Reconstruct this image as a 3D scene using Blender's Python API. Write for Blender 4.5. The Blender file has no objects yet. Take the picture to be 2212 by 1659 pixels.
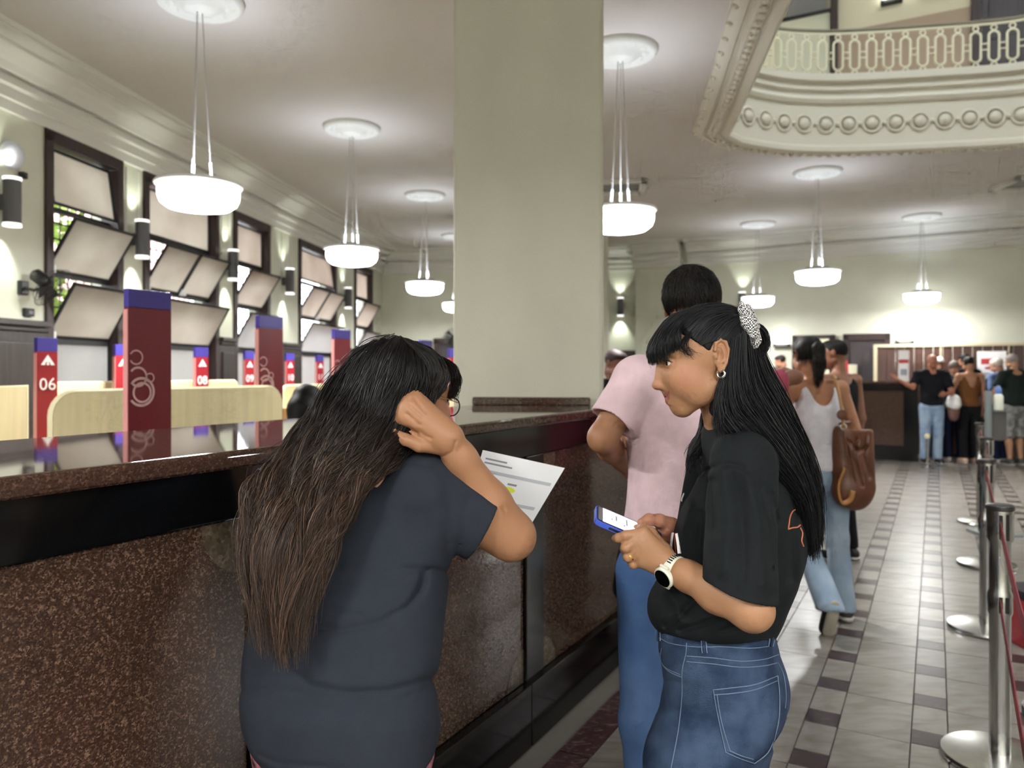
import bpy, bmesh, math, random
import numpy as np
from mathutils import Vector, Matrix
from mathutils.bvhtree import BVHTree
random.seed(7); np.random.seed(7)
S = bpy.context.scene
COL = S.collection
# ---------------------------------------------------------------- camera
F, CX, HY, H = 1650.0, 1106.0, 800.0, 1.5          # focal length and horizon in photo pixels, eye height in metres
cam_d = bpy.data.cameras.new('camera'); cam = bpy.data.objects.new('camera', cam_d); COL.objects.link(cam)
cam.location = (0, 0, H); cam.rotation_euler = (math.pi/2, 0, 0)
cam_d.sensor_width = 36; cam_d.lens = F/2212*36; cam_d.shift_y = -(829.5-HY)/2212
cam_d.clip_start = .05; cam_d.clip_end = 200
cam_d.dof.use_dof = True; cam_d.dof.focus_distance = 1.53; cam_d.dof.aperture_fstop = 4.0
S.camera = cam
# ---------------------------------------------------------------- view and sky
S.view_settings.view_transform = 'Standard'; S.view_settings.look = 'None'
S.view_settings.gamma = 1; S.view_settings.exposure = 1.36
S.view_settings.use_curve_mapping = False
S.cycles.use_denoising = True; S.cycles.use_adaptive_sampling = True; S.cycles.adaptive_threshold = .075; S.cycles.adaptive_min_samples = 12
S.cycles.max_bounces = 5; S.cycles.diffuse_bounces = 3; S.cycles.glossy_bounces = 3
S.cycles.caustics_reflective = False; S.cycles.caustics_refractive = False; S.cycles.transmission_bounces = 4; S.cycles.sample_clamp_indirect = 6
W = bpy.data.worlds.new('sky'); S.world = W; W.use_nodes = True
_bg = W.node_tree.nodes['Background']; _bg.inputs[0].default_value = (.86, .93, 1.0, 1); _bg.inputs[1].default_value = 4.2
LAMP_UP, LAMP_DOWN, BOWL = 2.6, 39, 7.0
sun_d = bpy.data.lights.new('sun', 'SUN'); sun_d.energy = .8; sun_d.angle = .2
sun = bpy.data.objects.new('sun', sun_d); COL.objects.link(sun); sun.rotation_euler = (math.radians(25), math.radians(-20), 0)
# ---------------------------------------------------------------- helpers
def P(px, py, Y): return Vector(((px-CX)/F*Y, Y, H+(HY-py)/F*Y))
def fl(px, py):
    Y = F*H/(py-HY); return Vector(((px-CX)/F*Y, Y, 0))
def lin(h):
    h = h.lstrip('#'); c = [int(h[i:i+2], 16)/255 for i in (0, 2, 4)]
    return tuple(x/12.92 if x <= .04045 else ((x+.055)/1.055)**2.4 for x in c)+(1,)
MATS = {}
def node(nt, t, **kw):
    n = nt.nodes.new(t)
    for k, v in kw.items():
        if k.startswith('i_'): n.inputs[k[2:].replace('_', ' ')].default_value = v
        else: setattr(n, k, v)
    return n
def mat(name, col, rough=.6, metal=0, spec=.5, var=.0, vscale=8., col2=None, bump=0., bscale=60., emit=0, stretch=None, attr=None, trans=0, coat=0, detail=4):
    """Principled material; var mixes a second tone by noise, bump adds fine relief."""
    if name in MATS: return MATS[name]
    m = bpy.data.materials.new(name); m.use_nodes = True; MATS[name] = m
    nt = m.node_tree; b = nt.nodes['Principled BSDF']
    c = lin(col) if isinstance(col, str) else col
    b.inputs['Base Color'].default_value = c; b.inputs['Roughness'].default_value = rough
    b.inputs['Metallic'].default_value = metal; b.inputs['Specular IOR Level'].default_value = spec
    if coat: b.inputs['Coat Weight'].default_value = coat; b.inputs['Coat Roughness'].default_value = .06
    if emit: b.inputs['Emission Color'].default_value = c; b.inputs['Emission Strength'].default_value = emit
    if trans: b.inputs['Transmission Weight'].default_value = trans
    co = node(nt, 'ShaderNodeTexCoord').outputs['Object']
    if stretch:
        mp = node(nt, 'ShaderNodeMapping'); mp.inputs['Scale'].default_value = stretch
        nt.links.new(co, mp.inputs[0]); co = mp.outputs[0]
    src = None
    if var or col2:
        n = node(nt, 'ShaderNodeTexNoise', i_Scale=vscale, i_Detail=detail); nt.links.new(co, n.inputs['Vector'])
        r = node(nt, 'ShaderNodeValToRGB'); nt.links.new(n.outputs[0], r.inputs[0])
        c2 = lin(col2) if col2 else tuple(x*(1-var) for x in c[:3])+(1,)
        r.color_ramp.elements[0].color = c; r.color_ramp.elements[0].position = .38
        r.color_ramp.elements[1].color = c2; r.color_ramp.elements[1].position = .64
        src = r.outputs[0]; nt.links.new(src, b.inputs['Base Color'])
    if attr:
        a = node(nt, 'ShaderNodeAttribute', attribute_name=attr)
        if src:
            mx = node(nt, 'ShaderNodeMix', data_type='RGBA', blend_type='MULTIPLY'); mx.inputs[0].default_value = 1
            nt.links.new(src, mx.inputs[6]); nt.links.new(a.outputs[0], mx.inputs[7]); src = mx.outputs[2]
        else: src = a.outputs[0]
        nt.links.new(src, b.inputs['Base Color'])
    if bump:
        n2 = node(nt, 'ShaderNodeTexNoise', i_Scale=bscale, i_Detail=3.0); nt.links.new(co, n2.inputs['Vector'])
        bp = node(nt, 'ShaderNodeBump', i_Strength=bump, i_Distance=.01)
        nt.links.new(n2.outputs[0], bp.inputs['Height']); nt.links.new(bp.outputs[0], b.inputs['Normal'])
    return m
class MB:
    """collects shapes and links them as one mesh object"""
    def __init__(s, M=None): s.v = []; s.f = []; s.M = M
    def raw(s, vs, fs):
        o = len(s.v); s.v += [tuple(s.M @ Vector(v)) if s.M else tuple(v) for v in vs]; s.f += [tuple(i+o for i in f) for f in fs]; return s
    def box(s, c, d, ax=None):
        c = Vector(c); X, Y, Z = ax if ax else (Vector((1, 0, 0)), Vector((0, 1, 0)), Vector((0, 0, 1)))
        vs = [c+X*(x*d[0]/2)+Y*(y*d[1]/2)+Z*(z*d[2]/2) for x in (-1, 1) for y in (-1, 1) for z in (-1, 1)]
        return s.raw(vs, [(0, 1, 3, 2), (4, 6, 7, 5), (0, 4, 5, 1), (2, 3, 7, 6), (0, 2, 6, 4), (1, 5, 7, 3)])
    def prism(s, pts, z0, z1):
        n = len(pts); vs = [(p[0], p[1], z0) for p in pts]+[(p[0], p[1], z1) for p in pts]
        return s.raw(vs, [tuple(range(n-1, -1, -1)), tuple(range(n, 2*n))]+[(i, (i+1) % n, n+(i+1) % n, n+i) for i in range(n)])
    def tube(s, pts, r, n=8, closed=False, cap=True, flat=None):
        pts = [Vector(p) for p in pts]; m = len(pts); rr = r if isinstance(r, (list, tuple)) else [r]*m
        vs = []; up = None
        for i, p in enumerate(pts):
            a = pts[(i-1) % m] if (closed or i) else p; b = pts[(i+1) % m] if (closed or i < m-1) else p
            t = (b-a).normalized()
            if up is None: up = t.orthogonal().normalized()
            up = (up-t*up.dot(t)).normalized(); w = t.cross(up)
            for k in range(n):
                an = 2*math.pi*k/n; vs.append(p+(up*math.cos(an)+w*math.sin(an)*(flat or 1))*rr[i])
        fs = []
        for i in range(m if closed else m-1):
            for k in range(n):
                a, b = i*n+k, i*n+(k+1) % n; j = ((i+1) % m)*n
                fs.append((a, b, j+(k+1) % n, j+k))
        if cap and not closed: fs += [tuple(range(n-1, -1, -1)), tuple(range((m-1)*n, m*n))]
        return s.raw(vs, fs)
    def lathe(s, prof, n=32, c=(0, 0, 0)):
        c = Vector(c); vs = []; m = len(prof)
        for r, z in prof:
            for k in range(n):
                a = 2*math.pi*k/n; vs.append(c+Vector((r*math.cos(a), r*math.sin(a), z)))
        fs = [(i*n+k, i*n+(k+1) % n, (i+1)*n+(k+1) % n, (i+1)*n+k) for i in range(m-1) for k in range(n)]
        if prof[0][0] > 1e-5: fs.append(tuple(range(n-1, -1, -1)))
        if prof[-1][0] > 1e-5: fs.append(tuple(range((m-1)*n, m*n)))
        return s.raw(vs, fs)
    def build(s, name, m, parent=None, smooth=False, bevel=0, seg=2):
        me = bpy.data.meshes.new(name); me.from_pydata(s.v, [], s.f); me.validate()
        bm = bmesh.new(); bm.from_mesh(me); bmesh.ops.recalc_face_normals(bm, faces=bm.faces)
        if bevel: bmesh.ops.bevel(bm, geom=bm.edges[:], offset=bevel, segments=seg, profile=.6, affect='EDGES')
        bm.to_mesh(me); bm.free()
        return obj(name, me, m, parent, smooth)
def obj(name, me, m, parent=None, smooth=False):
    if m and not len(me.materials): me.materials.append(m)
    if smooth:
        me.polygons.foreach_set('use_smooth', [True]*len(me.polygons))
        if smooth == 'auto':
            try: me.set_sharp_from_angle(angle=math.radians(38))
            except Exception: pass
    o = bpy.data.objects.new(name, me); COL.objects.link(o)
    if parent:
        o.parent = parent; o.matrix_parent_inverse = Matrix.Translation(parent.location).inverted() if not parent.rotation_euler.z else parent.matrix_basis.inverted()
    return o
def empty(name, loc=(0, 0, 0)):
    o = bpy.data.objects.new(name, None); COL.objects.link(o); o.location = loc; o.empty_display_size = .1; return o
def tag(o, label=None, cat=None, group=None, kind=None):
    for k, v in (('label', label), ('category', cat), ('group', group), ('kind', kind)):
        if v: o[k] = v
    return o
def thing(name, label, cat, loc=(0, 0, 0), group=None): return tag(empty(name, loc), label, cat, group)
def inst(me, name, parent, M):
    """a part that shares mesh data, placed by world matrix M"""
    o = bpy.data.objects.new(name, me); COL.objects.link(o)
    if parent: o.parent = parent; o.matrix_parent_inverse = Matrix.Translation(parent.location).inverted()
    o.matrix_basis = M; return o
def text_mesh(txt, size, ext=.002):
    c = bpy.data.curves.new('t', 'FONT'); c.body = txt; c.size = size; c.extrude = ext; c.align_x = 'CENTER'; c.resolution_u = 3
    o = bpy.data.objects.new('t', c); COL.objects.link(o)
    me = bpy.data.meshes.new_from_object(o.evaluated_get(bpy.context.evaluated_depsgraph_get()))
    bpy.data.objects.remove(o); bpy.data.curves.remove(c); return me
def frame(o, x, z):
    """matrix with local x along x, local y along z (text plane), normal = x cross z"""
    x = Vector(x).normalized(); z = Vector(z).normalized(); n = x.cross(z)
    M = Matrix((x, z, n)).transposed().to_4x4(); M.translation = Vector(o); return M
UP = Vector((0, 0, 1))
# the building's two directions: counter and floor grid (29 deg), window wall (6.7 deg)
T1, T2 = math.radians(29), math.radians(6.7)
d1 = Vector((math.sin(T1), math.cos(T1), 0)); e1 = Vector((math.cos(T1), -math.sin(T1), 0))
l2 = Vector((math.sin(T2), math.cos(T2), 0)); m2 = Vector((math.cos(T2), -math.sin(T2), 0))
def AB(a, b, z=0): return e1*a+d1*b+UP*z
# ---------------------------------------------------------------- materials
M_wall = mat('wall_paint', '#d6d7c5', .75, var=.08, vscale=1.6, bump=.05, bscale=25)
M_ceil = mat('ceiling_paint', '#cfc9c2', .8, var=.03, vscale=.7)
M_pla = mat('plaster_white', '#d9d8d0', .7)
M_plaw = mat('plaster_cream', '#d8d2c2', .65)
M_pillar = mat('pillar_paint', '#cfcdba', .6, var=.07, vscale=2.5, stretch=(1, 1, .5), bump=.04, bscale=12)
M_wood = mat('dark_wood', '#3a2a28', .45, var=.35, vscale=5, stretch=(6, 6, .6))
M_wood2 = mat('wainscot_wood', '#3b332f', .4, var=.3, vscale=5, stretch=(6, 6, .6))
M_metal = mat('dark_steel', '#2b2b2b', .5, .3)
M_grout = mat('grout', '#6d675e', .9)
M_black = mat('black_granite', '#0a0b0c', .12, spec=.5)
M_chrome = mat('brushed_steel', '#c4c4c0', .26, 1.0, var=.1, vscale=30, stretch=(1, 1, .1))
M_white = mat('white_paint', '#e8e8e6', .5)
# ---------------------------------------------------------------- floor of marble tiles
def tile_mat(name, c1, c2, c3, scale=3.2, rough=.30):
    m = bpy.data.materials.new(name); m.use_nodes = True; nt = m.node_tree; b = nt.nodes['Principled BSDF']
    b.inputs['Roughness'].default_value = rough; b.inputs['Specular IOR Level'].default_value = .45
    g = node(nt, 'ShaderNodeNewGeometry'); oi = node(nt, 'ShaderNodeObjectInfo'); at = node(nt, 'ShaderNodeAttribute', attribute_name='rnd')
    add = node(nt, 'ShaderNodeMath', operation='ADD'); nt.links.new(oi.outputs['Random'], add.inputs[0]); nt.links.new(at.outputs['Fac'], add.inputs[1])
    mp = node(nt, 'ShaderNodeMapping'); mp.inputs['Rotation'].default_value = (0, 0, T1); mp.inputs['Scale'].default_value = (1.0, 3.2, 1)
    nt.links.new(g.outputs['Position'], mp.inputs[0])
    sc = node(nt, 'ShaderNodeVectorMath', operation='SCALE'); sc.inputs['Scale'].default_value = 37
    cmb = node(nt, 'ShaderNodeCombineXYZ'); nt.links.new(add.outputs[0], cmb.inputs[0]); nt.links.new(add.outputs[0], cmb.inputs[1]); nt.links.new(cmb.outputs[0], sc.inputs[0])
    va = node(nt, 'ShaderNodeVectorMath', operation='ADD'); nt.links.new(mp.outputs[0], va.inputs[0]); nt.links.new(sc.outputs[0], va.inputs[1])
    n = node(nt, 'ShaderNodeTexNoise', i_Scale=scale, i_Detail=6.0, i_Distortion=1.6); nt.links.new(va.outputs[0], n.inputs['Vector'])
    r = node(nt, 'ShaderNodeValToRGB'); e = r.color_ramp.elements
    e[0].position = .35; e[0].color = lin(c1); e[1].position = .72; e[1].color = lin(c3); x = e.new(.55); x.color = lin(c2)
    nt.links.new(n.outputs[0], r.inputs[0]); nt.links.new(r.outputs[0], b.inputs['Base Color'])
    return m
M_tl = tile_mat('light_marble', '#86817a', '#787269', '#665f56')
M_td = tile_mat('dark_marble', '#3a2c2d', '#322526', '#54443f', 9)
M_tb = tile_mat('red_marble', '#43262a', '#3a2024', '#93807a', 14)
fb = MB(); fb.box((2.5, 7, -.05), (24, 26, .08)); floor = fb.build('floor', M_grout); tag(floor, kind='structure')
PG, SW = .405, .133
A0 = -.426                                                  # centre of one strip of dark squares
def tile_mesh(w, l, m):
    b = MB(); g = .0012; t = .012; c = .0015
    x, y = w/2-g, l/2-g
    vs = [(-x, -y, -t), (x, -y, -t), (x, y, -t), (-x, y, -t), (-x+c, -y+c, .0), (x-c, -y+c, .0), (x-c, y-c, .0), (-x+c, y-c, .0)]
    b.raw(vs, [(4, 5, 6, 7), (0, 1, 5, 4), (1, 2, 6, 5), (2, 3, 7, 6), (3, 0, 4, 7)])
    me = bpy.data.meshes.new('tile'); me.from_pydata(b.v, [], b.f); me.materials.append(m); return me
TM = {'dark': tile_mesh(SW, SW, M_td), 'strip': tile_mesh(SW, PG-SW, M_tl), 'big': tile_mesh(PG-SW, PG, M_tl), 'border': tile_mesh(SW, PG, M_tb)}
Rm = Matrix((e1, d1, UP)).transposed().to_4x4()
cells = []
B0 = 3.537
for ia in range(-16, 22):
    a = A0+ia*PG
    if a < -1.5: continue
    for ib in range(-14, 40):
        b = B0+ib*PG
        for kind, aa, bb, w in (('dark', a, b, SW), ('strip', a, b+PG/2, SW), ('big', a+PG/2, b+PG*.32, PG-SW)):
            if ia == -2 and kind != 'big':
                if kind == 'strip': continue
                kind = 'border'; bb = b+PG/2
            p = AB(aa, bb)
            if p.y < -3.2 or p.y > 17.5 or p.x > 12: continue
            vis = p.y > 1.5 and abs((p.x)/p.y) < .72
            size = {'dark': .13, 'strip': .2, 'big': .33, 'border': .25}[kind]*F*H*F/max(p.y, .5)**2/F if vis else 0
            px = CX+F*p.x/max(p.y, .1); py = HY+F*H/max(p.y, .1)
            inview = vis and 1250 < px < 2230 and py < 1690
            cells.append((size if inview else 0, kind, p))
cells.sort(key=lambda c: -c[0])
near, rest = [c for c in cells[:300] if c[0] > 0], cells[300:]
for s_, kind, p in near:
    M = Rm.copy(); M.translation = p; inst(TM[kind], 'floor_tile', floor, M)
for grp, mm in ((('strip', 'big'), M_tl), (('dark',), M_td), (('border',), M_tb)):
    b = MB(); rn = []
    for s_, kind, p in rest:
        if kind in grp:
            M = Rm.copy(); M.translation = p; me = TM[kind]; r = random.random()
            b.raw([M @ v.co for v in me.vertices], [tuple(f.vertices) for f in me.polygons]); rn += [r]*len(me.polygons)
    if b.v:
        me = bpy.data.meshes.new('tile_field'); me.from_pydata(b.v, [], b.f)
        a = me.attributes.new('rnd', 'FLOAT', 'FACE'); a.data.foreach_set('value', rn)
        tag(obj('tile_field', me, mm, floor), kind='stuff')
# ---------------------------------------------------------------- window wall and back walls
ZC = 4.15
Wc = Vector((-2.91, 17.1, 0))                               # corner of window wall and back wall
def LW(Y): return Wc+l2*((Y-Wc.y)/l2.y)
def lw_s(px):
    k = (px-CX)/F; return (-2.91-.11747*17.1)/(k-.11747)
WIN = [(95, 262), (308, 470), (503, 581), (644, 725), (765, 803)]
WY = [(lw_s(a), lw_s(b)) for a, b in WIN]
WZ0, WZ1 = 1.15, 3.62
ws = lambda Y: (Y-Wc.y)/l2.y
TH = .32
def lbox(mb, s0, s1, n0, n1, z0, z1):
    """box in the frame of the window wall: s along it, n into the room"""
    c = Wc+l2*((s0+s1)/2)+m2*((n0+n1)/2)+UP*((z0+z1)/2); mb.box(c, (abs(s1-s0), abs(n1-n0), z1-z0), (l2, m2, UP))
b = MB(); prev = ws(-3.5)
for y0, y1 in WY:
    s0, s1 = ws(y0), ws(y1)
    lbox(b, prev, s0, -TH, 0, 0, ZC+.1); lbox(b, s0, s1, -TH, 0, 0, WZ0); lbox(b, s0, s1, -TH, 0, WZ1, ZC+.1); prev = s1
lbox(b, prev, .3, -TH, 0, 0, ZC+.1)
wall_left = tag(b.build('wall_left', M_wall), kind='structure')
# recessed arched panels between windows: raised fillet
def wall_seg(name, p0, p1, z0, z1, th, m, parent=None):
    p0, p1 = Vector(p0), Vector(p1); x = (p1-p0).normalized(); n = x.cross(UP)
    bb = MB(); bb.box((p0+p1)/2-n*(th/2)+UP*((z0+z1)/2), ((p1-p0).length, th, z1-z0), (x, n, UP))
    o = bb.build(name, m, parent)
    if not parent: tag(o, kind='structure')
    return o
e2 = m2
def BL(x): return Wc+m2*x                                   # back wall, left part
pj = BL(6.15)
wall_seg('wall_back', BL(-.3), pj, 0, ZC+.1, .3, M_wall)
r0 = Vector((3.34, 16.0, 0))
def BR(t): return r0+e1*t
wall_seg('wall_back_right', BR(-.2), BR(9.5), 0, ZC+.1, .3, M_wall)
pier = MB(); pc = Vector((3.2, 16.25, 0)); pier.box(pc+UP*(ZC/2)+d1*.1, (.95, .9, ZC), (e1, d1, UP)); tag(pier.build('wall_pier', M_wall), kind='structure')
pR = BR(9.3)
wall_seg('wall_right', pR, Vector((11.5, -4, 0)), 0, ZC+.1, .3, M_wall)
wall_seg('wall_rear', Vector((11.5, -3.8, 0)), Vector((-6.5, -3.8, 0)), 0, ZC+.1, .3, M_wall)
# cornices
PROF = [(0, 3.64), (.035, 3.64), (.035, 3.73), (.055, 3.74), (.055, 3.83), (.085, 3.85), (.085, 3.9), (.05, 3.905), (.05, 3.935), (.11, 3.94), (.14, 3.99), (.2, 4.04), (.27, 4.07), (.27, 4.1), (.42, 4.11), (.42, 4.135), (.46, 4.15), (0, 4.2)]
def cornice(name, p0, p1, parent=None):
    p0, p1 = Vector(p0), Vector(p1); x = (p1-p0).normalized(); n = x.cross(UP); k = len(PROF)
    vs = [q+n*o+UP*z for q in (p0, p1) for o, z in PROF]
    bb = MB(); bb.raw(vs, [(i, (i+1) % k, k+(i+1) % k, k+i) for i in range(k)]+[tuple(range(k)), tuple(range(2*k-1, k-1, -1))])
    o = bb.build(name, M_pla, parent)
    if not parent: tag(o, kind='structure')
    return o
cornice('trim_1', LW(-3.5), Wc+l2*.1)
cornice('trim_2', BL(0), BL(5.75))
cornice('trim_3', BR(.35), BR(9.4))
cornice('trim_4', pc-d1*.36-e1*.5, pc-d1*.36+e1*.5)
cornice('trim_5', pc-d1*.36-e1*.5+d1*.8, pc-d1*.36-e1*.5-d1*.0)
# arched fillets in the piers between windows
fil = MB()
for s0, s1 in ((WY[0][1], WY[1][0]), (WY[1][1], WY[2][0]), (WY[2][1], WY[3][0]), (WY[3][1], WY[4][0])):
    c = (ws(s0)+ws(s1))/2; w = .11
    pts = [Wc+l2*(c-w)+UP*3.6+m2*.005, Wc+l2*(c-w)+UP*3.0+m2*.005]+[Wc+l2*(c-w*math.cos(t*math.pi/8))+UP*(3.0-w*math.sin(t*math.pi/8))+m2*.005 for t in range(1, 9)]+[Wc+l2*(c+w)+UP*3.6+m2*.005]
    o = MB().tube(pts, .012, 6).build('pier_fillet', M_pla, wall_left)
# wainscot of dark panels on the window wall and the back wall
def wains(p0, p1, ztop, npan, parent, nrm):
    p0, p1 = Vector(p0), Vector(p1); x = (p1-p0).normalized(); L = (p1-p0).length
    MB().box((p0+p1)/2+nrm*.015+UP*(ztop/2), (L, .03, ztop), (x, nrm, UP)).build('wainscot_board', M_wood2, parent)
    q = MB(); q.box((p0+p1)/2+nrm*.04+UP*(ztop-.03), (L, .08, .05), (x, nrm, UP)); q.box((p0+p1)/2+nrm*.03+UP*(ztop-.085), (L, .06, .03), (x, nrm, UP)); q.build('wainscot_cap', M_wood2, parent, bevel=.008)
    for i in range(npan):
        c = p0+x*(L*(i+.5)/npan); w = L/npan-.12
        MB().box(c+nrm*.04+UP*(ztop-.62), (w, .025, .85), (x, nrm, UP)).build('wainscot_panel', M_wood2, parent, bevel=.012)
for y0, y1, n in ((-3.4, WY[0][0], 9), (WY[0][1], WY[1][0], 1), (WY[1][1], WY[2][0], 1), (WY[2][1], WY[3][0], 2), (WY[3][1], WY[4][0], 2)):
    wains(LW(y0), LW(y1), 1.93, n, wall_left, m2)
wb = bpy.data.objects['wall_back']
wains(BL(.05), BL(1.2), 1.93, 2, wb, -l2); wains(BL(2.3), BL(5.7), 1.93, 5, wb, -l2)
# windows: dark wood frame, steel rails, four rows of frosted panes, middle two tipped in
def frost(name, c1, c2, t=.55):
    m = bpy.data.materials.new(name); m.use_nodes = True; nt = m.node_tree; nt.nodes.remove(nt.nodes['Principled BSDF'])
    co = node(nt, 'ShaderNodeTexCoord'); n = node(nt, 'ShaderNodeTexNoise', i_Scale=2.2, i_Detail=5.0); nt.links.new(co.outputs['Object'], n.inputs['Vector'])
    r = node(nt, 'ShaderNodeValToRGB'); r.color_ramp.elements[0].color = lin(c1); r.color_ramp.elements[1].color = lin(c2); r.color_ramp.elements[0].position = .35; r.color_ramp.elements[1].position = .7
    nt.links.new(n.outputs[0], r.inputs[0])
    d = node(nt, 'ShaderNodeBsdfDiffuse'); tr = node(nt, 'ShaderNodeBsdfTranslucent'); mx = node(nt, 'ShaderNodeMixShader'); mx.inputs[0].default_value = t
    gl = node(nt, 'ShaderNodeBsdfGlossy'); gl.inputs['Roughness'].default_value = .25; m2_ = node(nt, 'ShaderNodeMixShader'); m2_.inputs[0].default_value = .04
    nt.links.new(r.outputs[0], d.inputs[0]); nt.links.new(r.outputs[0], tr.inputs[0]); nt.links.new(d.outputs[0], mx.inputs[1]); nt.links.new(tr.outputs[0], mx.inputs[2])
    nt.links.new(mx.outputs[0], m2_.inputs[1]); nt.links.new(gl.outputs[0], m2_.inputs[2]); nt.links.new(m2_.outputs[0], nt.nodes['Material Output'].inputs[0]); return m
M_frost = frost('frosted_glass', '#cec7be', '#bfb6ac', .8); M_frostw = frost('frosted_glass_white', '#cdcbc9', '#c6c4c2', .72)
ROWS = [3.53, 2.97, 2.38, 1.78, 1.2]
for wi, (y0, y1) in enumerate(WY):
    s0, s1 = ws(y0), ws(y1); root = tag(empty('window_%d' % (wi+1), LW((y0+y1)/2)+UP*WZ0), kind='structure')
    for nm, a0, a1, z0, z1 in (('jamb', s0, s0+.09, WZ0, WZ1), ('jamb', s1-.09, s1, WZ0, WZ1), ('head_frame', s0, s1, WZ1-.09, WZ1+.02), ('sill', s0-.02, s1+.02, WZ0-.04, WZ0+.04)):
        q = MB(); lbox(q, a0, a1, -.16, .03, z0, z1); q.build(nm, M_wood, root, bevel=.006)
    i0, i1 = s0+.09, s1-.09; ncol = 2 if (i1-i0) > 1.2 else 1
    for z in ROWS[1:4]:
        q = MB(); lbox(q, i0, i1, -.12, -.075, z-.022, z+.022); q.build('rail', M_metal, root)
    for r in range(4):
        zt, zb = ROWS[r]-.02, ROWS[r+1]+.02; hgt = zt-zb
        ang = {0: (-.14 if wi in (0, 3) else 0.0), 1: .56, 2: .53, 3: 0}[r]
        cols = 2 if (ncol == 2 and r in (1,)) else 1
        for c in range(cols):
            a0 = i0+(i1-i0)*c/cols+.012; a1 = i0+(i1-i0)*(c+1)/cols-.012
            base = Wc-m2*.07
            if ang >= 0: pv = base+UP*zb; up = (UP*math.cos(ang)+m2*math.sin(ang)); org = pv
            else: up = (UP*math.cos(ang)+m2*math.sin(-ang)*-1); org = base+UP*zt-(UP*math.cos(ang)-m2*math.sin(-ang)*1.0)*hgt; up = (base+UP*zt-org).normalized()
            nn = l2.cross(up)
            cc = org+l2*((a0+a1)/2)+up*(hgt/2)
            sash = MB().box(cc, (a1-a0-.03, .006, hgt-.03), (l2, nn, up)).build('pane', M_frostw if r == 3 or (r == 2 and wi > 1) else M_frost, root)
            f = MB()
            for u, v, su, sv in ((0, .5, a1-a0, .022), (0, -.5, a1-a0, .022), (.5, 0, .022, hgt), (-.5, 0, .022, hgt)):
                f.box(cc+l2*(u*(a1-a0-.02))+up*(v*(hgt-.02)), (su, .024, sv), (l2, nn, up))
            f.build('sash_frame', M_metal, root)
            if ang > 0:
                for a in (a0, a1):
                    q = MB().tube([base+l2*a+UP*(zb+hgt*.15), org+l2*a+up*(hgt*.28)], .007, 5).build('stay_arm', M_metal, root)
                q = MB(); lbox(q, a0+.0, a0+.05, -.06, .0, zb-.02, zb+.05); q.build('latch', M_white, root)
    g = MB(); n = int((i1-i0)/.11)
    for k in range(n+1): lbox(g, i0+(i1-i0)*k/n-.005, i0+(i1-i0)*k/n+.005, -.27, -.26, WZ0, WZ1)
    for z in (1.5, 2.1, 2.75, 2.9, 3.35): lbox(g, i0, i1, -.275, -.262, z-.008, z+.008)
    tag(g.build('grille', M_metal, root), kind='stuff')
# what stands outside the windows
M_leaf = mat('foliage', '#7f9a3c', .7, col2='#b4c86a', vscale=6)
M_pink = mat('pink_render', '#e3b7ae', .8)
tag(MB().box((-14, 8, -.6), (20, 34, .2)).build('ground', mat('street', '#8b8780', .9)), kind='structure')
ow = MB(); lbox(ow, -8.5, 6, -8.4, -8.0, -.5, 5.5); tag(ow.build('street_house', M_pink), 'pale pink rendered house wall seen through the farther windows', 'building')
for k, (s, n, r, lab) in enumerate(((ws(6.6), -2.4, 1.0, 'leafy green tree outside the nearest window'), (ws(9.3), -2.6, 1.0, 'leafy green tree outside the second window'))):
    t = thing('street_tree', lab, 'tree', Wc+l2*s+m2*n+UP*-.5, 'trees in the street')
    MB().tube([t.location, t.location+Vector((.05, .1, 1.6)), t.location+Vector((0, 0, 3.2))], [.1, .08, .05], 8).build('trunk', M_wood, t)
    lf = MB()
    for i in range(1300):
        v = Vector(np.random.normal(size=3)).normalized()*(r*random.uniform(.55, 1.15)); v.z *= 1.35; c = t.location+Vector((0, 0, 3.2))+v
        x = Vector(np.random.normal(size=3)).normalized()*.09; y = x.orthogonal()*.6
        lf.raw([c-x, c+y, c+x, c-y], [(0, 1, 2, 3)])
    tag(lf.build('foliage', M_leaf, t), kind='stuff')
# ---------------------------------------------------------------- ceiling with the atrium opening
def opening():
    far = [(1.976, 8.11), (2.02, 8.42), (2.235, 8.70), (2.484, 8.91), (3.08, 9.17), (3.71, 9.25), (4.39, 9.19), (4.93, 9.10), (5.47, 9.0), (5.89, 8.87), (6.2, 8.6), (6.32, 8.2)]
    nearp = [(6.0, 2.6), (5.7, 2.2), (3.6, 1.9), (1.6, 2.2), (1.3, 2.6), (1.33, 3.4), (1.587, 5.42), (1.797, 6.83)]
    return far+nearp
OUT = [Vector((x, y, 0)) for x, y in opening()]
def smooth_loop(pts, n=8):
    m = len(pts); out = []
    for i in range(m):
        p0, p1, p2, p3 = pts[i-1], pts[i], pts[(i+1) % m], pts[(i+2) % m]
        for k in range(n):
            t = k/n; out.append(.5*((2*p1)+(p2-p0)*t+(2*p0-5*p1+4*p2-p3)*t*t+(3*p1-p0-3*p2+p3)*t**3))
    return out
LOOP = smooth_loop(OUT, 6)
_c = sum(LOOP, Vector())/len(LOOP)
NRM = []
for i, p in enumerate(LOOP):
    t = (LOOP[(i+1) % len(LOOP)]-LOOP[i-1]).normalized(); n = Vector((t.y, -t.x, 0))
    if n.dot(p-_c) < 0: n = -n
    NRM.append(n)
def off(d, z): return [p+n*d+UP*z for p, n in zip(LOOP, NRM)]
bm = bmesh.new()
outer = [bm.verts.new(v) for v in ((-5.75, -4.2, ZC), (12.2, -4.2, ZC), (12.2, 18.5, ZC), (-3.05, 18.5, ZC))]
inner = [bm.verts.new(v) for v in off(-.02, ZC)]
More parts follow.
